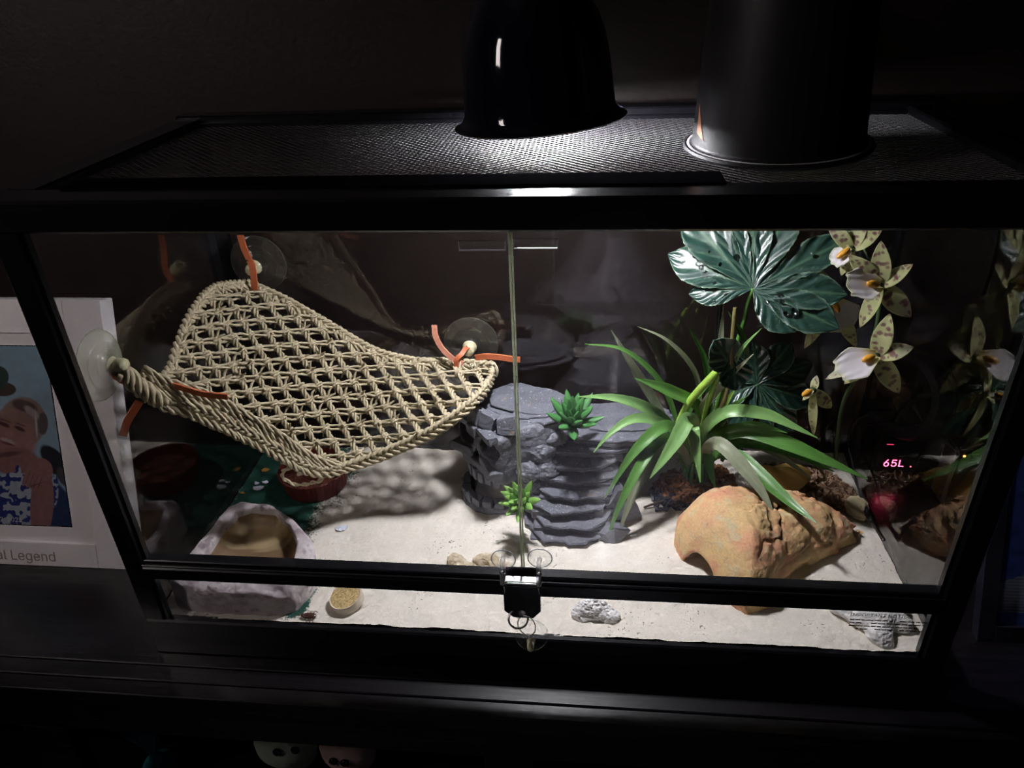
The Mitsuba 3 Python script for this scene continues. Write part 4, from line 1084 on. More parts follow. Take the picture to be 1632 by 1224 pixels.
def lip_mesh(base, far, normal, W, seed, cup=0.25, n1=24, n2=27):
    base, far = np.asarray(base, float), np.asarray(far, float)
    L = np.linalg.norm(far - base)
    d = (far - base) / L
    n = unit(np.asarray(normal, float) - d * (np.asarray(normal) @ d))
    s = np.cross(n, d)
    t = np.linspace(0, 1, n1)[:, None]
    c = np.linspace(-1, 1, n2)[None, :]
    half = W / 2 * np.clip(0.25 + 1.5 * t, 0, 1)
    y = L * t * np.sqrt(np.clip(1 - (0.55 * c * t) ** 2, 0, 1)) + 0.03 * L * np.sin(9 * c + seed) * t ** 3
    x = half * c * (1 - 0.30 * t ** 3 * c ** 2)
    h = cup * W * (c ** 2) * (0.4 + 0.6 * (1 - t)) * 0.5 - 0.12 * L * t ** 2 + 0.0016 * np.sin(14 * c + seed) * t ** 2 * np.abs(c)
    V = base + d * y[..., None] + s * x[..., None] + n * h[..., None]
    rim = np.clip((np.maximum(np.abs(c), t * 1.0) - 0.86) / 0.12, 0, 1)
    yb = np.clip((0.30 - t) / 0.2, 0, 1) + 0 * c
    col = np.array((0.80, 0.78, 0.80)) * np.ones((n1, n2, 1))
    col = col * (1 - 0.45 * rim[..., None]) + np.array((0.55, 0.60, 0.18)) * 0.45 * rim[..., None]
    col = col * (1 - 0.75 * yb[..., None]) + np.array((0.70, 0.62, 0.20)) * 0.75 * yb[..., None]
    m = sheet(V, 0.0006)
    return m, np.vstack([col.reshape(-1, 3)] * 2)

def flower(center, tips, widths, lip, seed, normal=(-0.35, -0.80, 0.48)):
    c = np.array(center)
    fl_ = part(oc, 'flower', lathe([(0, -0.004), (0.0035, -0.002), (0.004, 0.002), (0, 0.005)], 16).apply_transform(place(c, normal)), STEM_D, True, label=FL_LABEL[seed])
    for k, (t, w) in enumerate(zip(tips, widths)):
        m, col = petal_mesh(c, t, normal, w, seed * 7 + k)
        part(fl_, 'petal', m, PETAL, True, color=col)
    if lip:
        far, W, ln = lip
        off = np.array(normal) * 0.004
        m, col = lip_mesh(c + off, np.array(far) + off, ln, W, seed)
        part(fl_, 'lip', m, PETAL, True, color=col)
        dcol = unit(np.array(far) - c)
        el = trimesh.creation.icosphere(subdivisions=3)
        el.vertices = el.vertices * (0.0038, 0.0042, 0.0085)
        el.apply_transform(place(c + off * 1.5 + dcol * 0.010 + np.array(normal) * 0.004, dcol))
        part(fl_, 'column', el, YEL, True)
FL_LABEL = {1: 'open flower with a white lip', 2: 'lower open flower with a ruffled white lip', 3: 'topmost flower turned sideways', 4: 'flower seen from behind between the leaves', 5: 'small lowest flower with narrow petals'}
flower((0.383, 0.2, 0.4038), [(0.3749, 0.204, 0.453), (0.4071, 0.192, 0.4322), (0.4193, 0.19, 0.3712), (0.3677, 0.192, 0.3575), (0.3456, 0.204, 0.4376)], (0.021, 0.016, 0.024, 0.017, 0.021), ((0.3457, 0.186, 0.4132), 0.042, (-0.36, -0.66, 0.66)), 1)
flower((0.3963, 0.2, 0.3181), [(0.4023, 0.206, 0.3674), (0.4294, 0.19, 0.335), (0.427, 0.188, 0.2747), (0.3664, 0.198, 0.2812), (0.3433, 0.194, 0.2899)], (0.022, 0.020, 0.023, 0.018, 0.015), ((0.3516, 0.184, 0.3073), 0.042, (-0.10, -0.62, 0.78)), 2)
flower((0.359, 0.24, 0.4316), [(0.3696, 0.25, 0.4658), (0.3876, 0.24, 0.4597), (0.3585, 0.236, 0.4025), (0.3302, 0.25, 0.4611), (0.3533, 0.24, 0.3994)], (0.017, 0.019, 0.012, 0.016, 0.012), ((0.3396, 0.236, 0.4161), 0.030, (-0.8, -0.35, 0.35)), 3)
flower((0.3597, 0.268, 0.3575), [(0.3339, 0.262, 0.294), (0.3974, 0.262, 0.2948), (0.3331, 0.275, 0.3609), (0.3361, 0.28, 0.3953)], (0.018, 0.018, 0.018, 0.018), ((0.3793, 0.258, 0.3224), 0.050, (-0.05, -0.9, 0.42)), 4)
flower((0.3473, 0.24, 0.2474), [(0.358, 0.238, 0.1783), (0.35, 0.245, 0.2662), (0.3351, 0.235, 0.2355), (0.3765, 0.245, 0.2173)], (0.011, 0.010, 0.007, 0.018), ((0.3365, 0.232, 0.2465), 0.010, (0, -0.8, 0.6)), 5)

# ---------------------------------------------------------------- succulents
def succulent(center, up, R, n, label, light, seed):
    t = thing('succulent', label, 'plant')
    r_ = random.Random(seed)
    up = unit(np.array(up))
    M = place(center, up)
    part(t, 'stem', lathe([(0, -0.012), (0.004, -0.010), (0.0045, 0.006), (0, 0.010)], 12).apply_transform(M), BLADES[2], True)
    for k in range(n):
        a = k * 2.39996
        f = k / n
        el = math.radians(14 + 66 * f) + r_.uniform(-0.1, 0.1)
        L = R * (1.0 - 0.32 * f) * r_.uniform(0.88, 1.1)
        d0 = np.array([math.cos(a) * math.cos(el), math.sin(a) * math.cos(el), math.sin(el)])
        side = np.array([-math.sin(a), math.cos(a), 0])
        nrm = np.cross(d0, side)
        u = np.linspace(0, 1, 12)
        bend = 0.22 * L * u ** 2
        p = d0 * (L * u)[:, None] + np.array([0, 0, 1.0]) * bend[:, None] + np.array([0, 0, 0.006 * f])
        w = 0.155 * R * np.sin(np.pi * np.clip(0.16 + 0.84 * u, 0, 1) ** 1.15) ** 0.8 + 0.0003
        ang = np.arange(8) * 2 * np.pi / 8
        v = p[:, None] + w[:, None, None] * (np.cos(ang)[None, :, None] * side + 0.55 * np.sin(ang)[None, :, None] * nrm)
        i, j = np.meshgrid(np.arange(11), np.arange(8), indexing='ij')
        q = np.stack([i * 8 + j, i * 8 + (j + 1) % 8, (i + 1) * 8 + (j + 1) % 8, (i + 1) * 8 + j], -1).reshape(-1, 4)
        vv = np.vstack([v.reshape(-1, 3), p[0], p[-1] + d0 * 0.0008])
        ff = np.vstack([q[:, [0, 1, 2]], q[:, [0, 2, 3]], [(96, (z + 1) % 8, z) for z in range(8)], [(97, 88 + z, 88 + (z + 1) % 8) for z in range(8)]])
        m = trimesh.Trimesh(vv, ff, process=False)
        m.apply_transform(M)
        if m.volume < 0:
            m.faces = m.faces[:, ::-1]
        cA, cB = np.array(light[0]), np.array(light[1])
        mixk = np.concatenate([np.repeat(u, 8), [0, 1]])[:, None]
        col = cA * (1 - mixk) + cB * mixk
        part(t, 'leaf', m, SUCC, True, color=col * r_.uniform(0.85, 1.15))
    return t
succulent((0.0481, 0.228, 0.197), (0.02, -0.30, 0.95), 0.042, 24, 'dark green pointed succulent on the edge of the slate ledge', ((0.018, 0.085, 0.022), (0.05, 0.17, 0.045)), 3)
succulent((-0.0149, 0.165, 0.116), (-0.25, -0.62, 0.75), 0.033, 24, 'bright green succulent beside the foot of the slate steps', ((0.08, 0.22, 0.03), (0.21, 0.40, 0.09)), 4)

# ---------------------------------------------------------------- small things on the sand
CORAL = mat('coral', bump(principled(mikit.proc(lambda p, n, uv: mix((0.60, 0.59, 0.57), (0.86, 0.85, 0.83), fbm(p.x * 130, p.y * 130, p.z * 130))), 0.8, 0.2), lambda p, n, uv: fbm(p.x * 300, p.y * 300, p.z * 300), 0.0016, 4e-4))
TAN_CORAL = mat('tan_coral', bump(principled(mikit.proc(lambda p, n, uv: mix((0.36, 0.28, 0.17), (0.66, 0.59, 0.45), fbm(p.x * 150, p.y * 150, p.z * 150))), 0.8, 0.2), lambda p, n, uv: fbm(p.x * 300, p.y * 300, p.z * 300), 0.0016, 4e-4))
def lump(parts, seed, amp=0.004, h=0.0009, pits=0.0, freq=120):
    c = np.array([q[:3] for q in parts])
    r = np.array([q[3:6] for q in parts])
    lo_, hi_ = (c - r).min(0) - 0.006, (c + r).max(0) + 0.006
    lo_[2] = max(lo_[2], 0.050)
    def f(p):
        d = None
        for a, b in zip(c, r):
            e = sell(p, a, b)
            d = e if d is None else smin(d, e, 0.005)
        d = d + amp * 2 * (nfbm(p * freq, 3, seed) - 0.5)
        if pits:
            d = d + pits * np.clip(nnoise(p * 420, seed + 3) - 0.5, 0, 1) * 4 + 0.0012 * (nnoise(p * 700, seed + 5) - 0.5)
        return smax(d, 0.052 - p[:, 2], 0.001)
    return surface_nets(f, lo_, hi_, h)
solo('coral_rock', lump([(0.078, 0.036, 0.064, 0.022, 0.012, 0.012), (0.066, 0.031, 0.060, 0.014, 0.009, 0.008), (0.096, 0.030, 0.060, 0.013, 0.009, 0.009), (0.080, 0.038, 0.074, 0.012, 0.007, 0.006)], 1, 0.0022, 0.0007, 0.0011, 110), CORAL, 'lumpy white pitted coral rock lying alone behind the low window', 'rock', True)
solo('coral_rock', lump([(0.395, 0.044, 0.068, 0.034, 0.020, 0.014), (0.368, 0.058, 0.068, 0.020, 0.016, 0.014), (0.412, 0.060, 0.070, 0.020, 0.015, 0.014), (0.394, 0.020, 0.064, 0.014, 0.012, 0.011), (0.422, 0.036, 0.062, 0.014, 0.010, 0.010), (0.398, 0.012, 0.060, 0.010, 0.007, 0.007)], 2, 0.0024, 0.0010, 0.0004, 70), CORAL, 'big flat white lobed rock in the front right corner', 'rock', True)
solo('coral_rock', lump([(-0.098, 0.112, 0.060, 0.012, 0.009, 0.008), (-0.084, 0.104, 0.058, 0.012, 0.007, 0.006)], 3, 0.0020, 0.0007, 0.0006, 150), TAN_CORAL, 'small tan crumbly coral piece, left of the pair behind the rail', 'rock', True)
solo('coral_rock', lump([(-0.056, 0.117, 0.060, 0.014, 0.008, 0.008), (-0.038, 0.104, 0.060, 0.016, 0.008, 0.007), (-0.068, 0.116, 0.058, 0.009, 0.007, 0.006)], 4, 0.0020, 0.0007, 0.0006, 150), TAN_CORAL, 'small tan coral piece behind the clear hooks of the left door', 'rock', True)

CAP_M = mat('cap_plastic', principled((0.60, 0.53, 0.42), 0.45))
POWDER = mat('powder', principled(mikit.proc(lambda p, n, uv: mix((0.30, 0.20, 0.07), (0.66, 0.52, 0.27), noise(p.x * 900, p.y * 900, p.z * 900))), 0.9, 0.2))
cp = thing('feeding_cap', 'round beige cap filled with yellow powder, propped on the sand behind the low window', 'cap')
MC = place((-0.2175, 0.0325, 0.0685), unit(np.array((-0.16, -0.16, 0.97))))
part(cp, 'cap', lathe([(0, -0.0085), (0.0185, -0.0085), (0.0198, -0.007), (0.0202, 0.004), (0.0196, 0.0052), (0.0182, 0.0045), (0.018, 0.001), (0, 0.001)], 64).apply_transform(MC), CAP_M, 35)
gxy = [(r, a) for r in np.linspace(0, 0.0181, 26) for a in [0]]
A, Rr = np.meshgrid(np.linspace(0, 2 * np.pi, 61), np.linspace(0.0002, 0.0183, 26))
PV = np.stack([Rr * np.cos(A), Rr * np.sin(A), 0.0042 + 0 * A], -1)
PV[..., 2] += 0.0030 * (nfbm(np.stack([PV[..., 0], PV[..., 1], 0 * A], -1) * 300, 3, 6) - 0.45)
pm = grid_mesh(PV)
pm.faces = pm.faces if pm.face_normals[100][2] > 0 else pm.faces[:, ::-1]
part(cp, 'powder', pm.apply_transform(MC), POWDER, True, label='coarse yellow powder')

BUG = mat('beetle', principled((0.055, 0.022, 0.016), 0.3))
bg = thing('roach', 'small brown roach on the sand at the front glass, right of the water dish', 'insect')
BO = np.array((-0.2565, 0.0085, 0.0615))
part(bg, 'body', blob(BO, (0.0085, 0.0042, 0.0026), 2, 0.12, 3), BUG, True)
part(bg, 'head', blob(BO + (-0.0085, 0.0006, 0.0), (0.0024, 0.0026, 0.0018), 3, 0.1, 2), BUG, True)
for k in range(6):
    sy = 1 if k % 2 else -1
    x = -0.004 + 0.004 * (k // 2)
    part(bg, 'leg', tube(np.array([BO + (x, sy * 0.003, 0), BO + (x + 0.001, sy * 0.0062, 0.0012), BO + (x + 0.003, sy * 0.0085, -0.003)]), 0.0004, 5), BUG, True)
for sy in (-1, 1):
    part(bg, 'antenna', tube(np.array([BO + (-0.010, sy * 0.001, 0.001), BO + (-0.014, sy * 0.003, 0.003), BO + (-0.017, sy * 0.006, 0.002)]), 0.0003, 5), BUG, True)

# shell and leaf scraps on the green liner
SCRAP = mat('white_scrap', principled((0.55, 0.58, 0.66), 0.5))
SCRAP_Y = mat('yellow_scrap', principled((0.50, 0.24, 0.04), 0.6))
def scrap(c, r, seed, m, label, cat, name):
    r_ = np.random.RandomState(seed)
    a = np.linspace(0, 2 * np.pi, 9, False)
    rad = r * r_.uniform(0.55, 1.15, 9)
    V = np.vstack([np.column_stack([rad * np.cos(a), 0.7 * rad * np.sin(a), 0.0010 + 0.003 * r_.rand(9)]), [[0, 0, 0.0035]]])
    top = trimesh.Trimesh(V, [(k, (k + 1) % 9, 9) for k in range(9)], process=False)
    bot = trimesh.Trimesh(V - (0, 0, 0.0009), [((k + 1) % 9, k, 9) for k in range(9)], process=False)
    rim = trimesh.Trimesh(np.vstack([V[:9], V[:9] - (0, 0, 0.0009)]), [t for k in range(9) for t in ((k, 9 + k, (k + 1) % 9), ((k + 1) % 9, 9 + k, 9 + (k + 1) % 9))], process=False)
    mm = cat_([top, bot, rim])
    z = float(sand_z(np.array(c[0]), np.array(c[1])))
    mm.apply_translation((c[0], c[1], z + 0.0006))
    solo(name, mm, m, label, cat)
scrap((-0.4212, 0.2518, 0.056), 0.011, 1, SCRAP, 'jagged white shell scrap on the green liner, left of the red bowl', 'shell scrap', 'shell_scrap')
scrap((-0.4141, 0.2658, 0.056), 0.007, 2, SCRAP, 'small bluish white shell scrap against the red bowl side of the jagged one', 'shell scrap', 'shell_scrap')
scrap((-0.2831, 0.3083, 0.056), 0.012, 3, SCRAP, 'pale bluish shell scrap at the right end of the red bowl', 'shell scrap', 'shell_scrap')
scrap((-0.4264, 0.2621, 0.056), 0.004, 4, SCRAP, 'tiny white speck of shell above the jagged scrap', 'shell scrap', 'shell_scrap')
scrap((-0.2645, 0.164, 0.056), 0.010, 7, SCRAP, 'greyish shell scrap half buried right of the water dish', 'shell scrap', 'shell_scrap')
scrap((-0.4258, 0.2952, 0.056), 0.007, 5, SCRAP_Y, 'orange yellow crumb on the green liner', 'crumb', 'crumb')
scrap((-0.4386, 0.2375, 0.056), 0.004, 6, SCRAP_Y, 'tiny yellow crumb beside the rim of the water dish', 'crumb', 'crumb')
PELLET = mat('white_pellet', principled((0.75, 0.75, 0.73), 0.5))
for (x, y, z, a), lab in zip(((-0.441, 0.012, 0.0725, 0.5), (-0.4005, 0.0036, 0.0585, 0.4), (-0.4045, 0.0034, 0.0585, -0.6), (-0.398, 0.0040, 0.0622, 0.0)),
                     ('white pellet at the left front corner post', 'white pellet, right one of the pair below the dish', 'white pellet, left one of the pair below the dish', 'tiny white pellet just above the pair below the dish')):
    q = np.array([(-0.0022 * math.cos(a), 0, -0.0022 * math.sin(a)), (0.0022 * math.cos(a), 0, 0.0022 * math.sin(a))]) + (x, y, z)
    solo('white_pellet', tube(q, 0.0011, 7), PELLET, lab, 'pellet', True)

# bark, charcoal and a dry leaf round the plants
def litter(name, label, n, spots, size, m, seed, cat):
    r_ = np.random.RandomState(seed)
    out = []
    for k in range(n):
        (cx, cy, rx, ry, hz) = spots[r_.randint(len(spots))]
        a, q = r_.uniform(0, 2 * np.pi), math.sqrt(r_.rand())
        x, y = cx + rx * q * math.cos(a), cy + ry * q * math.sin(a)
        if abs(x) > 0.444 or y > 0.355:
            continue
        s = size * r_.uniform(0.5, 1.5)
        b = trimesh.creation.box((s * 1.5, s, s * 0.55))
        b.vertices = b.vertices * (1 + 0.25 * r_.uniform(-1, 1, b.vertices.shape))
        b.apply_transform(trimesh.transformations.random_rotation_matrix(r_.rand(3)))
        b.apply_translation((x, y, float(sand_z(np.array(x), np.array(y))) + s * 0.25 + hz * (1 - q ** 2) * r_.rand()))
        out.append(b)
    solo(name, cat_(out), m, label, cat, kind='stuff')
BARK_O = mat('bark_orange', principled(mikit.proc(lambda p, n, uv: mix((0.10, 0.035, 0.015), (0.36, 0.17, 0.07), noise(p.x * 260, p.y * 260, p.z * 260))), 0.8, 0.2))
BARK_P = mat('bark_pale', principled(mikit.proc(lambda p, n, uv: mix((0.16, 0.09, 0.06), (0.42, 0.28, 0.18), noise(p.x * 260, p.y * 260, p.z * 260))), 0.8, 0.2))
COAL = mat('charcoal', principled((0.022, 0.024, 0.038), 0.45))
litter('bark_chips', 'orange brown bark chips heaped round the roots of the grass plant', 900, [(0.212, 0.268, 0.050, 0.034, 0.018), (0.250, 0.290, 0.030, 0.035, 0.016), (0.200, 0.280, 0.03, 0.03, 0.014)], 0.0042, BARK_O, 3, 'bark chips')
litter('wood_shavings', 'pale curly wood shavings behind the right end of the orange hide', 620, [(0.385, 0.290, 0.05, 0.035, 0.014), (0.345, 0.300, 0.04, 0.03, 0.014), (0.42, 0.262, 0.022, 0.03, 0.008)], 0.0045, BARK_P, 4, 'wood shavings')
litter('charcoal_bits', 'blue black charcoal crumbs spilling in front of the grass plant', 420, [(0.205, 0.244, 0.045, 0.016, 0.004), (0.235, 0.250, 0.03, 0.012, 0.006), (0.178, 0.262, 0.02, 0.02, 0.004)], 0.0042, COAL, 5, 'charcoal')
DRY = mat('dry_leaf', principled((0.50, 0.34, 0.10), 0.55))
u_, v_ = np.meshgrid(np.linspace(0, 1, 22), np.linspace(-1, 1, 13), indexing='ij')
base, dl = np.array((0.290, 0.262, 0.098)), np.array((0.085, 0.012, -0.006))
wdl = 0.034 * np.sin(np.pi * (0.06 + 0.9 * u_)) ** 0.6
DV = base + dl * u_[..., None] + np.stack([0.1 * wdl * v_, 0.80 * wdl * v_, 0.75 * wdl * (0.6 - np.abs(v_) ** 1.6) + 0.004 * np.sin(9 * u_ + 3 * v_)], -1)
solo('dry_leaf', sheet(DV, 0.0007), DRY, 'curled yellow dry leaf lying behind the orange hide', 'leaf', True)
TWIG = mat('twig', principled((0.10, 0.065, 0.04), 0.7))
solo('twig', tube(spline([(0.148, 0.228, 0.062), (0.160, 0.233, 0.064), (0.176, 0.243, 0.063)], 10), 0.0016, 6), TWIG, 'thin dark twig on the sand left of the grass plant', 'twig', True)
solo('twig', tube(spline([(0.163, 0.222, 0.0625), (0.172, 0.224, 0.0635), (0.181, 0.223, 0.062)], 10), 0.0026, 6), COAL, 'short black charcoal sliver on the sand in front of the grass plant', 'twig', True)

# thermometer probe and its wire
pb = thing('probe', 'black thermometer probe with a steel tip leaning along the right glass', 'probe')
PA, PB_, PC = np.array((0.437, 0.2368, 0.0763)), np.array((0.439, 0.1978, 0.0748)), np.array((0.44, 0.1597, 0.0789))
part(pb, 'handle', tube(np.array([PA, PA * 0.1 + PB_ * 0.9, PB_]), [0.0036, 0.0042, 0.0034], 12), BLACK_SATIN, True)
part(pb, 'tip', tube(np.array([PB_, PC]), 0.0026, 12), CHROME, True, label='bright steel tip')
part(pb, 'wire', tube(spline([PA, np.array((0.436, 0.257, 0.087)), np.array((0.438, 0.2978, 0.0995)), np.array((0.44, 0.3294, 0.1098)), np.array((0.441, 0.3256, 0.1445)), np.array((0.442, 0.2899, 0.1828))], 40), 0.0015, 8), BLACK_SATIN, True)
solo('sand_sponge', blob((0.431, 0.232, 0.070), (0.014, 0.020, 0.012), 6, 0.25, 4, 1.5), mat('sponge', principled((0.42, 0.36, 0.22), 0.9, 0.2)), 'dull yellow sponge lump against the right glass by the probe', 'sponge', True)

# ---------------------------------------------------------------- lock, hooks and key ring on the doors
lk = thing('door_lock', 'black lock with a bright clip across the joint of the two doors', 'lock')
def prism(pts2, y0, y1, bev=0.0):
    m = trimesh.creation.extrude_polygon(SPoly(pts2), y1 - y0, engine='earcut')
    m.vertices = np.column_stack([m.vertices[:, 0], y1 - m.vertices[:, 2], m.vertices[:, 1]])
    if m.volume < 0:
        m.faces = m.faces[:, ::-1]
    return m
LP = SPoly([(-0.0175, 0.158), (0.0205, 0.158), (0.0205, 0.120), (0.0125, 0.110), (-0.0080, 0.110), (-0.0175, 0.119)])
part(lk, 'body', cat_([prism(LP.buffer(0.0006).exterior.coords, -0.0225, -0.0115), prism(LP.buffer(-0.0012).exterior.coords, -0.0238, -0.0225)]), BLACK)
part(lk, 'clip', cat_([box(-0.0165, 0.0195, -0.0205, -0.0065, 0.1583, 0.1600, 0.0006), box(-0.0165, 0.0195, -0.0078, -0.0065, 0.158, 0.1690, 0.0005), box(-0.0140, 0.0170, -0.0225, -0.0205, 0.1555, 0.1595, 0.0005)]), CHROME, label='bright metal clip')
for x in (-0.0168, 0.0190):
    part(lk, 'pin', tube(np.array([(x, -0.0238, 0.156), (x + 0.0006, -0.0238, 0.147)]), 0.0009, 8), CHROME, True)
part(lk, 'keyhole', lathe([(0, 0), (0.0035, 0), (0.0038, 0.001), (0, 0.0012)], 24).apply_transform(place((0.001, -0.0238, 0.119), (0, -1, 0))), CHROME, 30)
HOOKM = mat('hook_clear', {'type': 'blendbsdf', 'weight': 0.30, 'a': {'type': 'thindielectric', 'int_ior': 1.6}, 'b': principled((0.45, 0.46, 0.45), 0.12)})
for x, lab in ((-0.0185, 'clear stick-on hook on the left door above the lock'), (0.0200, 'clear stick-on hook on the right door above the lock')):
    hk = thing('clear_hook', lab, 'hook')
    M = place((x, -0.0062 if x < 0 else -0.0025, 0.1785), (0, -1, 0))
    part(hk, 'disc', lathe([(0.0128, 0.0), (0.0131, 0.0006), (0.0125, 0.0014), (0.006, 0.0022), (0.0045, 0.003)], 48).apply_transform(M), CLEAR, True)
    part(hk, 'disc_rim', lathe([(0.0128 + 0.0006 * math.cos(a), 0.0007 + 0.0006 * math.sin(a)) for a in np.linspace(0, 2 * np.pi, 8, False)], 48, True).apply_transform(M), 'mat_clear_rib', True)
    part(hk, 'stem', tube(spline([(x, -0.007, 0.181), (x, -0.014, 0.1815), (x, -0.0185, 0.179), (x, -0.020, 0.172), (x, -0.0215, 0.163), (x, -0.0225, 0.158)], 24), 0.0027, 10), HOOKM, True)
    part(hk, 'collar', tube(np.array([(x, -0.0195, 0.1745), (x, -0.0198, 0.1715)]), 0.0031, 10), CHROME, True)
kr = thing('key_ring', 'two linked steel split rings hanging from the lock', 'key ring')
def ring(c, axis, R, r, n=48, x=None):
    M = place(c, axis, x)
    a = np.linspace(0, 2 * np.pi, n, False)
    p = np.stack([R * np.cos(a), R * np.sin(a), 0 * a], 1)
    p = p @ M[:3, :3].T + M[:3, 3]
    return tube(p, r, 8, True)
part(kr, 'ring', ring((-0.0030, -0.0265, 0.1125), (0.25, -0.75, 0.62), 0.0105, 0.0011), CHROME, True, label='thick split ring')
part(kr, 'ring', ring((-0.0030, -0.0275, 0.1125), (0.25, -0.75, 0.62), 0.0100, 0.0008), CHROME, True)
part(kr, 'ring', ring((0.0060, -0.0285, 0.1045), (-0.35, -0.80, 0.30), 0.0108, 0.0006), CHROME, True, label='thin wire ring')
suction_cup((0.0105, -0.0225, 0.0835), (0.03, -0.93, 0.36), 0.0178, CLEAR, 'little clear suction cup dangling from the key ring under the lock')

# ---------------------------------------------------------------- things beside and behind the tank
FO = np.array((-0.5628, 0.1287, 0.0))
FE2 = np.array((0.0, 0.29743, 0.95474))
FN = np.array((0.0, -0.95474, 0.29743))
def fw(u, v, d=0.0):
    return FO + np.array((-1.0, 0, 0)) * u + FE2 * v + FN * d
FW, FH = 0.385, 0.381
pf = thing('photo_frame', 'white wooden frame with a holiday photograph, leaning left of the terrarium', 'picture frame')
def fbox(u0, u1, v0, v1, d0, d1, bev=0.001):
    b = box(u0, u1, v0, v1, d0, d1, bev)
    M = np.eye(4)
    M[:3, 0], M[:3, 1], M[:3, 2], M[:3, 3] = (-1, 0, 0), FE2, FN, FO
    b.apply_transform(M)
    if b.volume < 0:
        b.faces = b.faces[:, ::-1]
    return b
SW, SB_, ST = 0.0542, 0.0369, 0.045
FRAME_W = mat('frame_white', principled((0.80, 0.77, 0.78), 0.5, 0.4))
for u0, u1, v0, v1 in ((0, SW, 0, FH), (FW - SW, FW, 0, FH), (SW, FW - SW, 0, SB_), (SW, FW - SW, FH - ST, FH)):
    part(pf, 'rail', fbox(u0, u1, v0, v1, -0.026, 0.0, 0.0012), FRAME_W)
part(pf, 'inner_step', cat_([fbox(SW - 0.001, FW - SW + 0.001, SB_ - 0.001, FH - ST + 0.001, -0.026, -0.0055)]), FRAME_W)
part(pf, 'backing', fbox(0.004, FW - 0.004, 0.004, FH - 0.004, -0.032, -0.026), FRAME_W)
leg = np.array([fw(0.19, 0.30, -0.032), fw(0.19, 0.30, -0.032) * (1, 1, 0) + (0, 0.075, 0.004)])
part(pf, 'easel_leg', ribbon(leg, (1, 0, 0), 0.05, 0.004), FRAME_W)
U0, U1, V0, V1 = 0.0905, 0.30, 0.0605, 0.318
part(pf, 'photo_edge', fbox(U0 - 0.0012, U1 + 0.0012, V0 - 0.0012, V1 + 0.0012, -0.0056, -0.0052, 0), BLACK)
nu, nv = 330, 400
uu, vv = np.meshgrid(np.linspace(U0, U1, nu), np.linspace(V0, V1, nv), indexing='ij')

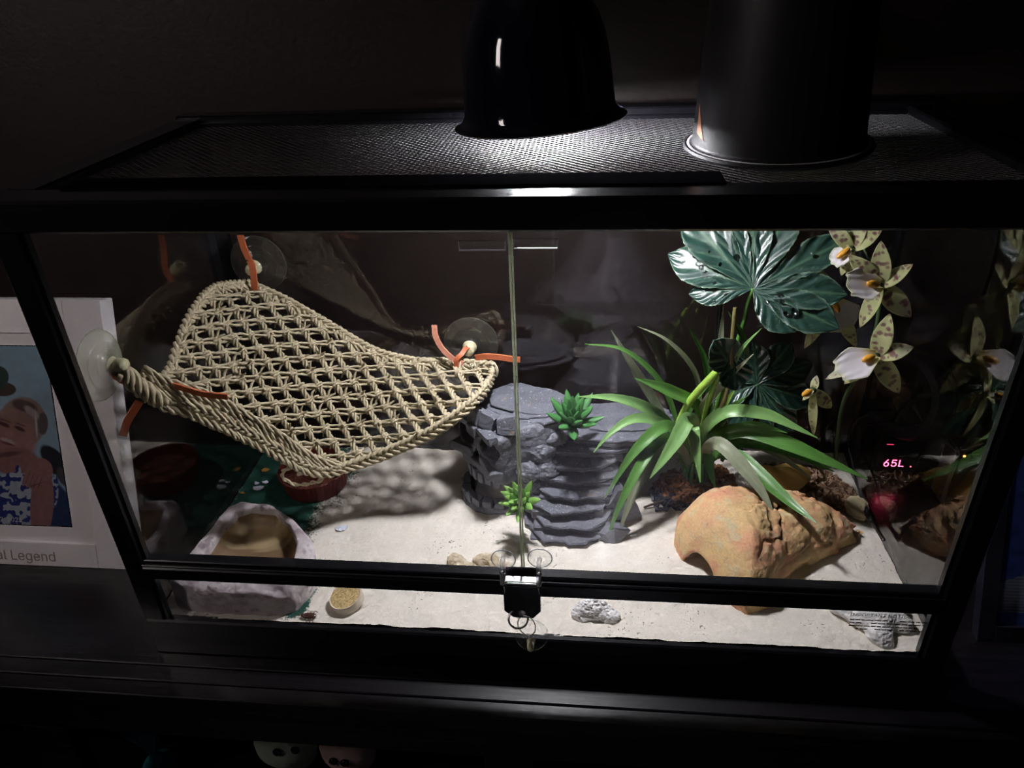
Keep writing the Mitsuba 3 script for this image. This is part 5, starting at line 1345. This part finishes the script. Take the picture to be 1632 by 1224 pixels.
def photo_colors(u, v):
    """The print: x grows to the right of the print, y upwards, both in centimetres from its lower right corner."""
    x, y = -(u - U0) * 100, (v - V0) * 100
    y = (y - 0.6) / 1.06
    x = x - 1.2 - 0.25 * y
    P3 = np.stack([x, y, 0 * x], -1)
    nz = nfbm(P3 * 1.4, 3, 3)
    col = np.array((0.20, 0.29, 0.36)) * (0.92 + 0.16 * nz[..., None])
    def put(mask, c, j=0.25):
        nonlocal col
        k = np.clip(mask, 0, 1)[..., None]
        col = col * (1 - k) + np.array(c) * (1 - j / 2 + j * nz[..., None]) * k
    def ell(cx, cy, rx, ry, soft=0.06, rot=0.0):
        c, s = math.cos(rot), math.sin(rot)
        a, b = (x - cx) * c + (y - cy) * s, -(x - cx) * s + (y - cy) * c
        return (1 - np.sqrt((a / rx) ** 2 + (b / ry) ** 2)) / soft + 0.5
    put(np.minimum((5.6 - 0.9 * (x + 3.5) - y) / 0.4, 1) * (x > -6), (0.026, 0.040, 0.095))      # dark blue at the lower right
    put(ell(-4.0, 8.2, 3.4, 1.35, 0.15, -0.75), (0.020, 0.020, 0.028))                        # dark hair and strap behind
    put(ell(-2.9, 6.4, 1.5, 0.75, 0.3, -0.95), (0.060, 0.058, 0.060))
    put(ell(-12.9, 18.1, 2.1, 0.95, 0.10, -0.05), (0.055, 0.042, 0.036))                      # hat brim of the second person
    put(ell(-13.6, 19.6, 1.6, 1.5, 0.10), (0.03, 0.05, 0.045))
    put(ell(-9.7, 13.6, 3.55, 3.5, 0.08, 0.15), (0.21, 0.145, 0.125))                         # woman's hair
    put(ell(-6.55, 13.6, 0.75, 1.5, 0.2, 0.1), (0.085, 0.075, 0.070))
    put(ell(-9.4, 15.9, 1.9, 0.75, 0.3, -0.25), (0.085, 0.055, 0.055))
    put(ell(-8.3, 15.1, 1.3, 0.5, 0.4, -0.6), (0.27, 0.22, 0.23))
    put(ell(-7.5, 13.4, 0.14, 1.9, 0.6, 0.16), (0.36, 0.32, 0.33))                            # temple of the sunglasses
    put(ell(-10.9, 12.2, 2.85, 3.2, 0.10, 0.1), (0.25, 0.138, 0.125))                         # face
    put(ell(-9.3, 10.6, 2.0, 1.6, 0.5), (0.27, 0.148, 0.135))
    put(ell(-10.9, 14.3, 2.4, 0.9, 0.7, -0.1), (0.22, 0.135, 0.115))
    for ex, ey in ((-9.9, 12.85), (-12.2, 13.35)):
        put(ell(ex, ey, 0.85, 0.26, 0.5, -0.35), (0.075, 0.035, 0.038))
        put(ell(ex + 0.1, ey + 0.55, 0.9, 0.14, 0.6, -0.3), (0.15, 0.08, 0.07))
    put(ell(-11.4, 12.1, 0.6, 0.5, 0.6), (0.30, 0.165, 0.15))
    put(ell(-11.6, 11.15, 1.15, 0.30, 0.4, -0.28), (0.35, 0.27, 0.26))
    put(ell(-11.6, 10.80, 1.1, 0.16, 0.6, -0.28), (0.15, 0.055, 0.055))
    put(ell(-10.4, 8.4, 3.6, 1.9, 0.15), (0.215, 0.112, 0.105))                               # neck and chest
    put(ell(-11.5, 9.3, 2.0, 0.35, 0.7, 0.15), (0.11, 0.055, 0.055))
    dress = np.minimum(np.minimum((7.0 - 0.22 * np.abs(x + 10.0) - y) / 0.1, (-7.25 - 0.05 * y - x) / 0.1), 1)
    dress = np.maximum(dress, ell(-9.7, 7.2, 0.4, 0.7, 0.2, 0.4))
    dress = np.maximum(dress, ell(-4.05, 4.4, 0.62, 2.3, 0.12, 0.05))
    put(dress, (0.028, 0.036, 0.15))
    cells = nnoise(P3 * 1.7, 5) + 0.5 * (nnoise(P3 * 3.4, 8) - 0.5)
    put(np.minimum(dress, (cells - 0.44) / 0.04), (0.30, 0.34, 0.40))
    put(ell(-5.75, 2.4, 1.75, 5.3, 0.06, 0.03), (0.225, 0.118, 0.112))                        # upper arm
    put(ell(-6.5, 7.2, 2.0, 1.75, 0.08, -0.3), (0.24, 0.128, 0.118))                          # shoulder and the hand on it
    for k in range(4):
        put(ell(-8.5 + 0.62 * k, 6.1 - 0.22 * k, 0.36, 1.15, 0.25, -0.30), (0.235, 0.125, 0.115))
        put(ell(-8.2 + 0.62 * k, 6.0 - 0.22 * k, 0.07, 1.0, 0.6, -0.30), (0.09, 0.045, 0.045))
    put(ell(-6.9, 5.2, 1.4, 0.10, 0.6, 0.35), (0.12, 0.06, 0.06))
    return np.clip(col, 0.003, 1)
PHOTO = mat('photo_print', principled({'type': 'mesh_attribute', 'name': 'vertex_color'}, 0.25, 0.5))
PW = np.array(fw(0, 0, -0.0050)) + np.array((-1.0, 0, 0)) * uu[..., None] + FE2 * vv[..., None]
pmsh = grid_mesh(PW)
if pmsh.face_normals[0] @ FN < 0:
    pmsh.faces = pmsh.faces[:, ::-1]
pr_ = part(pf, 'print', pmsh, PHOTO, True, color=photo_colors(uu, vv).reshape(-1, 3), label='holiday photograph of two people')
def letter(text, h, u_right, v, d, m, parent, label):
    tm = meshkit.text_mesh(text, h, 0.0003)
    wdt = tm.bounds[1][0]
    M = np.eye(4)
    M[:3, 0], M[:3, 1], M[:3, 2], M[:3, 3] = (1, 0, 0), FE2, FN, fw(u_right + wdt, v, d)
    tm.apply_transform(M)
    part(parent, 'lettering', tm, m, label=label)
letter('Carnival Legend', 0.0145, 0.1180, 0.0085, 0.0001, mat('engraved', principled((0.30, 0.25, 0.22), 0.7)), pf, 'engraved words on the lower rail')
letter('2, 2021', 0.0068, 0.1640, 0.0645, -0.0049, mat('date_ink', principled((0.5, 0.5, 0.52), 0.6)), pr_, 'printed date')

# dark picture at the right
SO_ = np.array((0.536, 0.0745, 0.0))
se = unit(np.array((0.0, 0.37, 0.93)))
sn = np.array((0.0, -se[2], se[1]))
def sbx(u0, u1, v0, v1, d0, d1, bev=0.0008):
    b = box(u0, u1, v0, v1, d0, d1, bev)
    M = np.eye(4)
    M[:3, 0], M[:3, 1], M[:3, 2], M[:3, 3] = (1, 0, 0), se, sn, SO_
    return b.apply_transform(M)
sf = thing('photo_frame', 'thin dark frame with a deep blue night picture of a ship, right of the terrarium', 'picture frame')
FRAME_D = mat('frame_dark', principled((0.008, 0.008, 0.014), 0.35))
for a in ((0, 0.020, 0, 0.25), (0.24, 0.26, 0, 0.25), (0.020, 0.24, 0, 0.02), (0.020, 0.24, 0.23, 0.25)):
    part(sf, 'rail', sbx(*a, -0.014, 0.0), FRAME_D)
part(sf, 'backing', sbx(0.004, 0.256, 0.004, 0.246, -0.018, -0.0145), FRAME_D)
leg = np.array([SO_ + (0.13, 0, 0) + se * 0.2 - sn * 0.018, (SO_[0] + 0.13, 0.235, 0.003)])
part(sf, 'easel_leg', ribbon(leg, (1, 0, 0), 0.04, 0.004), FRAME_D)
su, sv = np.meshgrid(np.linspace(0.019, 0.241, 160), np.linspace(0.019, 0.231, 160), indexing='ij')
P3 = np.stack([su * 100, sv * 100, 0 * su], -1)
nz = nfbm(P3 * 0.9, 3, 12)
sc_ = np.array((0.05, 0.09, 0.34)) * (0.6 + 0.9 * nz[..., None])
ship = ((sv > 0.036) & (sv < 0.072 + 0.012 * np.clip((su - 0.02) / 0.03, 0, 1)) & (su > 0.022)).astype(float)
band = 0.55 + 0.45 * (np.sin(sv * 1600) > -0.2)
sc_ = sc_ * (1 - ship[..., None]) + np.array((0.28, 0.33, 0.45)) * (band * ship)[..., None] + (1 - band[..., None]) * 0.0
flag = ((sv > 0.158) & (sv < 0.178) & (su > 0.05) & (su < 0.12)).astype(float)
tri_ = ((np.abs(sv - 0.162) < (su - 0.06) * 0.6) & (su < 0.085)).astype(float)
sc_ = sc_ * (1 - flag[..., None]) + flag[..., None] * (np.array((0.28, 0.015, 0.03)) * (1 - tri_[..., None]) + np.array((0.42, 0.38, 0.40)) * tri_[..., None])
mast = (np.abs(su - 0.062) < 0.001) & (sv > 0.08) & (sv < 0.11)
sc_[mast] = (0.10, 0.01, 0.02)
SW_ = SO_ + np.array((1.0, 0, 0)) * su[..., None] + se * sv[..., None] - sn * 0.006
smsh = grid_mesh(SW_)
if smsh.face_normals[0] @ sn < 0:
    smsh.faces = smsh.faces[:, ::-1]
part(sf, 'print', smsh, PHOTO, True, color=sc_.reshape(-1, 3), label='dark blue picture of a ship with a red flag')

# thermostat with red digits, wheel-shaped speaker, small adapter
LED = mat('led_face', principled((0.02, 0.0, 0.0), 0.3))
ts = thing('thermostat', 'small black thermostat box with glowing red digits behind the right end of the tank', 'thermostat')
part(ts, 'case', box(0.505, 0.572, 0.384, 0.435, 0.0, 0.078, 0.004), BLACK)
dg = meshkit.text_mesh('65L', 0.0125, 0.0004)
dg.apply_transform(place((0.5195, 0.3836, 0.0305), (0, -1, 0), (1, 0, 0)))
part(ts, 'digits', mikit.ply(dg, LED, emitter={'type': 'area', 'radiance': {'type': 'rgb', 'value': [3.0, 0.20, 0.5]}}), None, label='glowing red digits')
part(ts, 'indicator', mikit.ply(box(0.5605, 0.5625, 0.3832, 0.3845, 0.030, 0.032), LED, emitter={'type': 'area', 'radiance': {'type': 'rgb', 'value': [0.9, 0.08, 0.16]}}), None, label='small red indicator')
part(ts, 'indicator', mikit.ply(box(0.5185, 0.5285, 0.3832, 0.3845, 0.0705, 0.0715), LED, emitter={'type': 'area', 'radiance': {'type': 'rgb', 'value': [0.35, 0.02, 0.06]}}), None)
wh = thing('round_fan', 'black tyre-shaped round fan on top of the thermostat behind the right glass', 'fan')
MW = place((0.542, 0.405, 0.1465), unit(np.array((-0.88, -0.42, 0.14))))
TYRE = mat('rubber', principled((0.016, 0.016, 0.021), 0.45))
part(wh, 'ring', lathe([(0.050, -0.020), (0.064, -0.018), (0.068, -0.010), (0.0665, -0.004), (0.0675, -0.002), (0.068, 0.010), (0.064, 0.018), (0.054, 0.020), (0.048, 0.014), (0.046, -0.012)], 72, True).apply_transform(MW), TYRE, 30)
part(wh, 'hub', lathe([(0, 0.012), (0.012, 0.011), (0.016, 0.004), (0.018, -0.010), (0, -0.010)], 36).apply_transform(MW), TYRE, 30)
for k in range(6):
    a = k * math.pi / 3
    s0, s1 = np.array([0.015 * math.cos(a), 0.015 * math.sin(a), 0.0]), np.array([0.048 * math.cos(a + 0.2), 0.048 * math.sin(a + 0.2), 0.002])
    q = np.array([s0, s1]) @ MW[:3, :3].T + MW[:3, 3]
    part(wh, 'spoke', tube(q, 0.0035, 8), TYRE, True)
ad = thing('power_adapter', 'small dark power adapter with an orange light right of the thermostat', 'adapter')
part(ad, 'case', box(0.592, 0.640, 0.331, 0.372, 0.0, 0.098, 0.004), BLACK)
part(ad, 'indicator', mikit.ply(box(0.6015, 0.6045, 0.330, 0.3315, 0.0885, 0.0912), LED, emitter={'type': 'area', 'radiance': {'type': 'rgb', 'value': [2.2, 0.5, 0.12]}}), None, label='orange light')
for k, (pts, lab) in enumerate((([(0.4131, 0.378, 0.0139), (0.4121, 0.378, 0.0557), (0.4326, 0.378, 0.1177), (0.467, 0.385, 0.1448), (0.5159, 0.4, 0.1367)], 'thin black cord behind the back glass, topmost of three bowed side by side'),
                         ([(0.4218, 0.376, 0.0157), (0.4221, 0.376, 0.048), (0.4392, 0.376, 0.1025), (0.4705, 0.385, 0.1263), (0.5194, 0.4, 0.1203)], 'thin black cord behind the back glass, middle one of three bowed side by side'),
                         ([(0.4304, 0.374, 0.0176), (0.4321, 0.374, 0.0404), (0.4508, 0.374, 0.085), (0.4787, 0.38, 0.1043), (0.5246, 0.395, 0.1091)], 'thin black cord behind the back glass, lowest of three bowed side by side'))):
    solo('cord', tube(spline([np.array(pts[0]) * (1, 1, 0) + (0, 0, 0.002)] + list(pts), 40), 0.0014, 8), BLACK, lab, 'cord', True)
solo('cord', tube(spline([(0.248, 0.385, 0.62), (0.2475, 0.380, 0.45), (0.249, 0.379, 0.30), (0.257, 0.378, 0.14), (0.262, 0.385, 0.003)], 40), 0.0042, 8), BLACK, 'thick black cord hanging straight down behind the back glass in the right half', 'cord', True)

# unseen two-tier flared shape, profiled for the streak mirrored in the right door
SATIN = mat('satin_tier', principled((0.70, 0.67, 0.80), 0.24, 1.0))
vs = thing('unseen_tiered_shape', 'unseen two-tier flared grey shape in front of the stand, out of view, mirrored as a streak in the right door', 'lamp')
VX, VY = 0.122, -0.665
part(vs, 'shade', lathe([(0.282, -0.206), (0.284, -0.202), (0.247, -0.167), (0.215, -0.135), (0.180, -0.095), (0.163, -0.075), (0.140, -0.045), (0.118, -0.015), (0.097, 0.015), (0.078, 0.045), (0.0605, 0.075), (0.044, 0.105), (0.0285, 0.135), (0.014, 0.165)], 96).apply_translation((VX, VY, 0)), SATIN, 50, label='lower flared tier')
part(vs, 'shade', lathe([(0.120, 0.186), (0.1195, 0.189), (0.095, 0.196), (0.062, 0.212), (0.040, 0.236), (0.028, 0.262), (0.018, 0.290), (0.0, 0.306)], 96).apply_translation((VX, VY, 0)), SATIN, 50, label='upper flared tier')
part(vs, 'band', lathe([(0.118, 0.168), (0.122, 0.170), (0.122, 0.185), (0.118, 0.187)], 96).apply_translation((VX, VY, 0)), BLACK, 30, label='black rim')
part(vs, 'pole', tube(np.array([(VX, VY, -0.71), (VX, VY, 0.29)]), 0.012, 12), BLACK)
part(vs, 'base', lathe([(0, -0.72), (0.13, -0.72), (0.13, -0.705), (0, -0.70)], 48).apply_translation((VX, VY, 0)), BLACK, 30)

# soft toys and an ornament on the shelf of the stand
PLUSH_G = mat('plush_green', principled((0.26, 0.31, 0.25), 0.95, 0.1))
PLUSH_P = mat('plush_pink', principled((0.34, 0.23, 0.215), 0.95, 0.1))
EYE = mat('button_eye', principled((0.01, 0.01, 0.012), 0.12))
def toy(c, r, m, label, name, eyes, ear):
    t = thing(name, label, 'soft toy')
    c = np.array(c)
    part(t, 'head', blob(c, r, 3, 0.06, 4), m, True)
    part(t, 'body', blob((c[0], c[1] + 0.015, -0.275), (r[0] * 0.75, r[1] * 0.8, 0.045), 5, 0.06, 4), m, True)
    for sx in (-1, 1):
        part(t, 'ear', blob(c + (sx * r[0] * ear[0], 0.015, r[2] * ear[1]), (0.016, 0.010, 0.018), 7, 0.05, 3), m, True)
    for e in eyes:
        part(t, 'eye', blob(c + np.array(e), (0.0062, 0.0042, 0.0062), 1, 0.0, 3), EYE, True)
    return t
toy((-0.358, 0.048, -0.236), (0.046, 0.040, 0.040), PLUSH_G, 'pale green soft toy on the shelf under the terrarium', 'soft_toy', ((0.028, -0.031, 0.018), (0.004, -0.037, 0.020)), (0.8, 0.7))
toy((-0.266, 0.050, -0.240), (0.042, 0.040, 0.034), PLUSH_P, 'pinkish soft toy right of the pale green one on the shelf', 'soft_toy', ((-0.009, -0.039, 0.012), (0.007, -0.039, 0.010)), (0.85, 0.7))
TEAL = mat('teal_glaze', principled((0.03, 0.16, 0.20), 0.12))
tl = thing('ornament', 'teal glazed pointed ornament at the left end of the shelf under the terrarium', 'ornament')
part(tl, 'body', lathe([(0, -0.34 + 0.0), (0.012, -0.34), (0.010, -0.325), (0.006, -0.31), (0.026, -0.245), (0.030, -0.225), (0.0, -0.215)], 40).apply_translation((-0.575, 0.045, 0.02)), TEAL, True)
part(tl, 'foot', lathe([(0, -0.34 + 0.0), (0.022, -0.34), (0.022, -0.335), (0, -0.322)], 40).apply_translation((-0.575, 0.045, 0.02)), TEAL, 30)
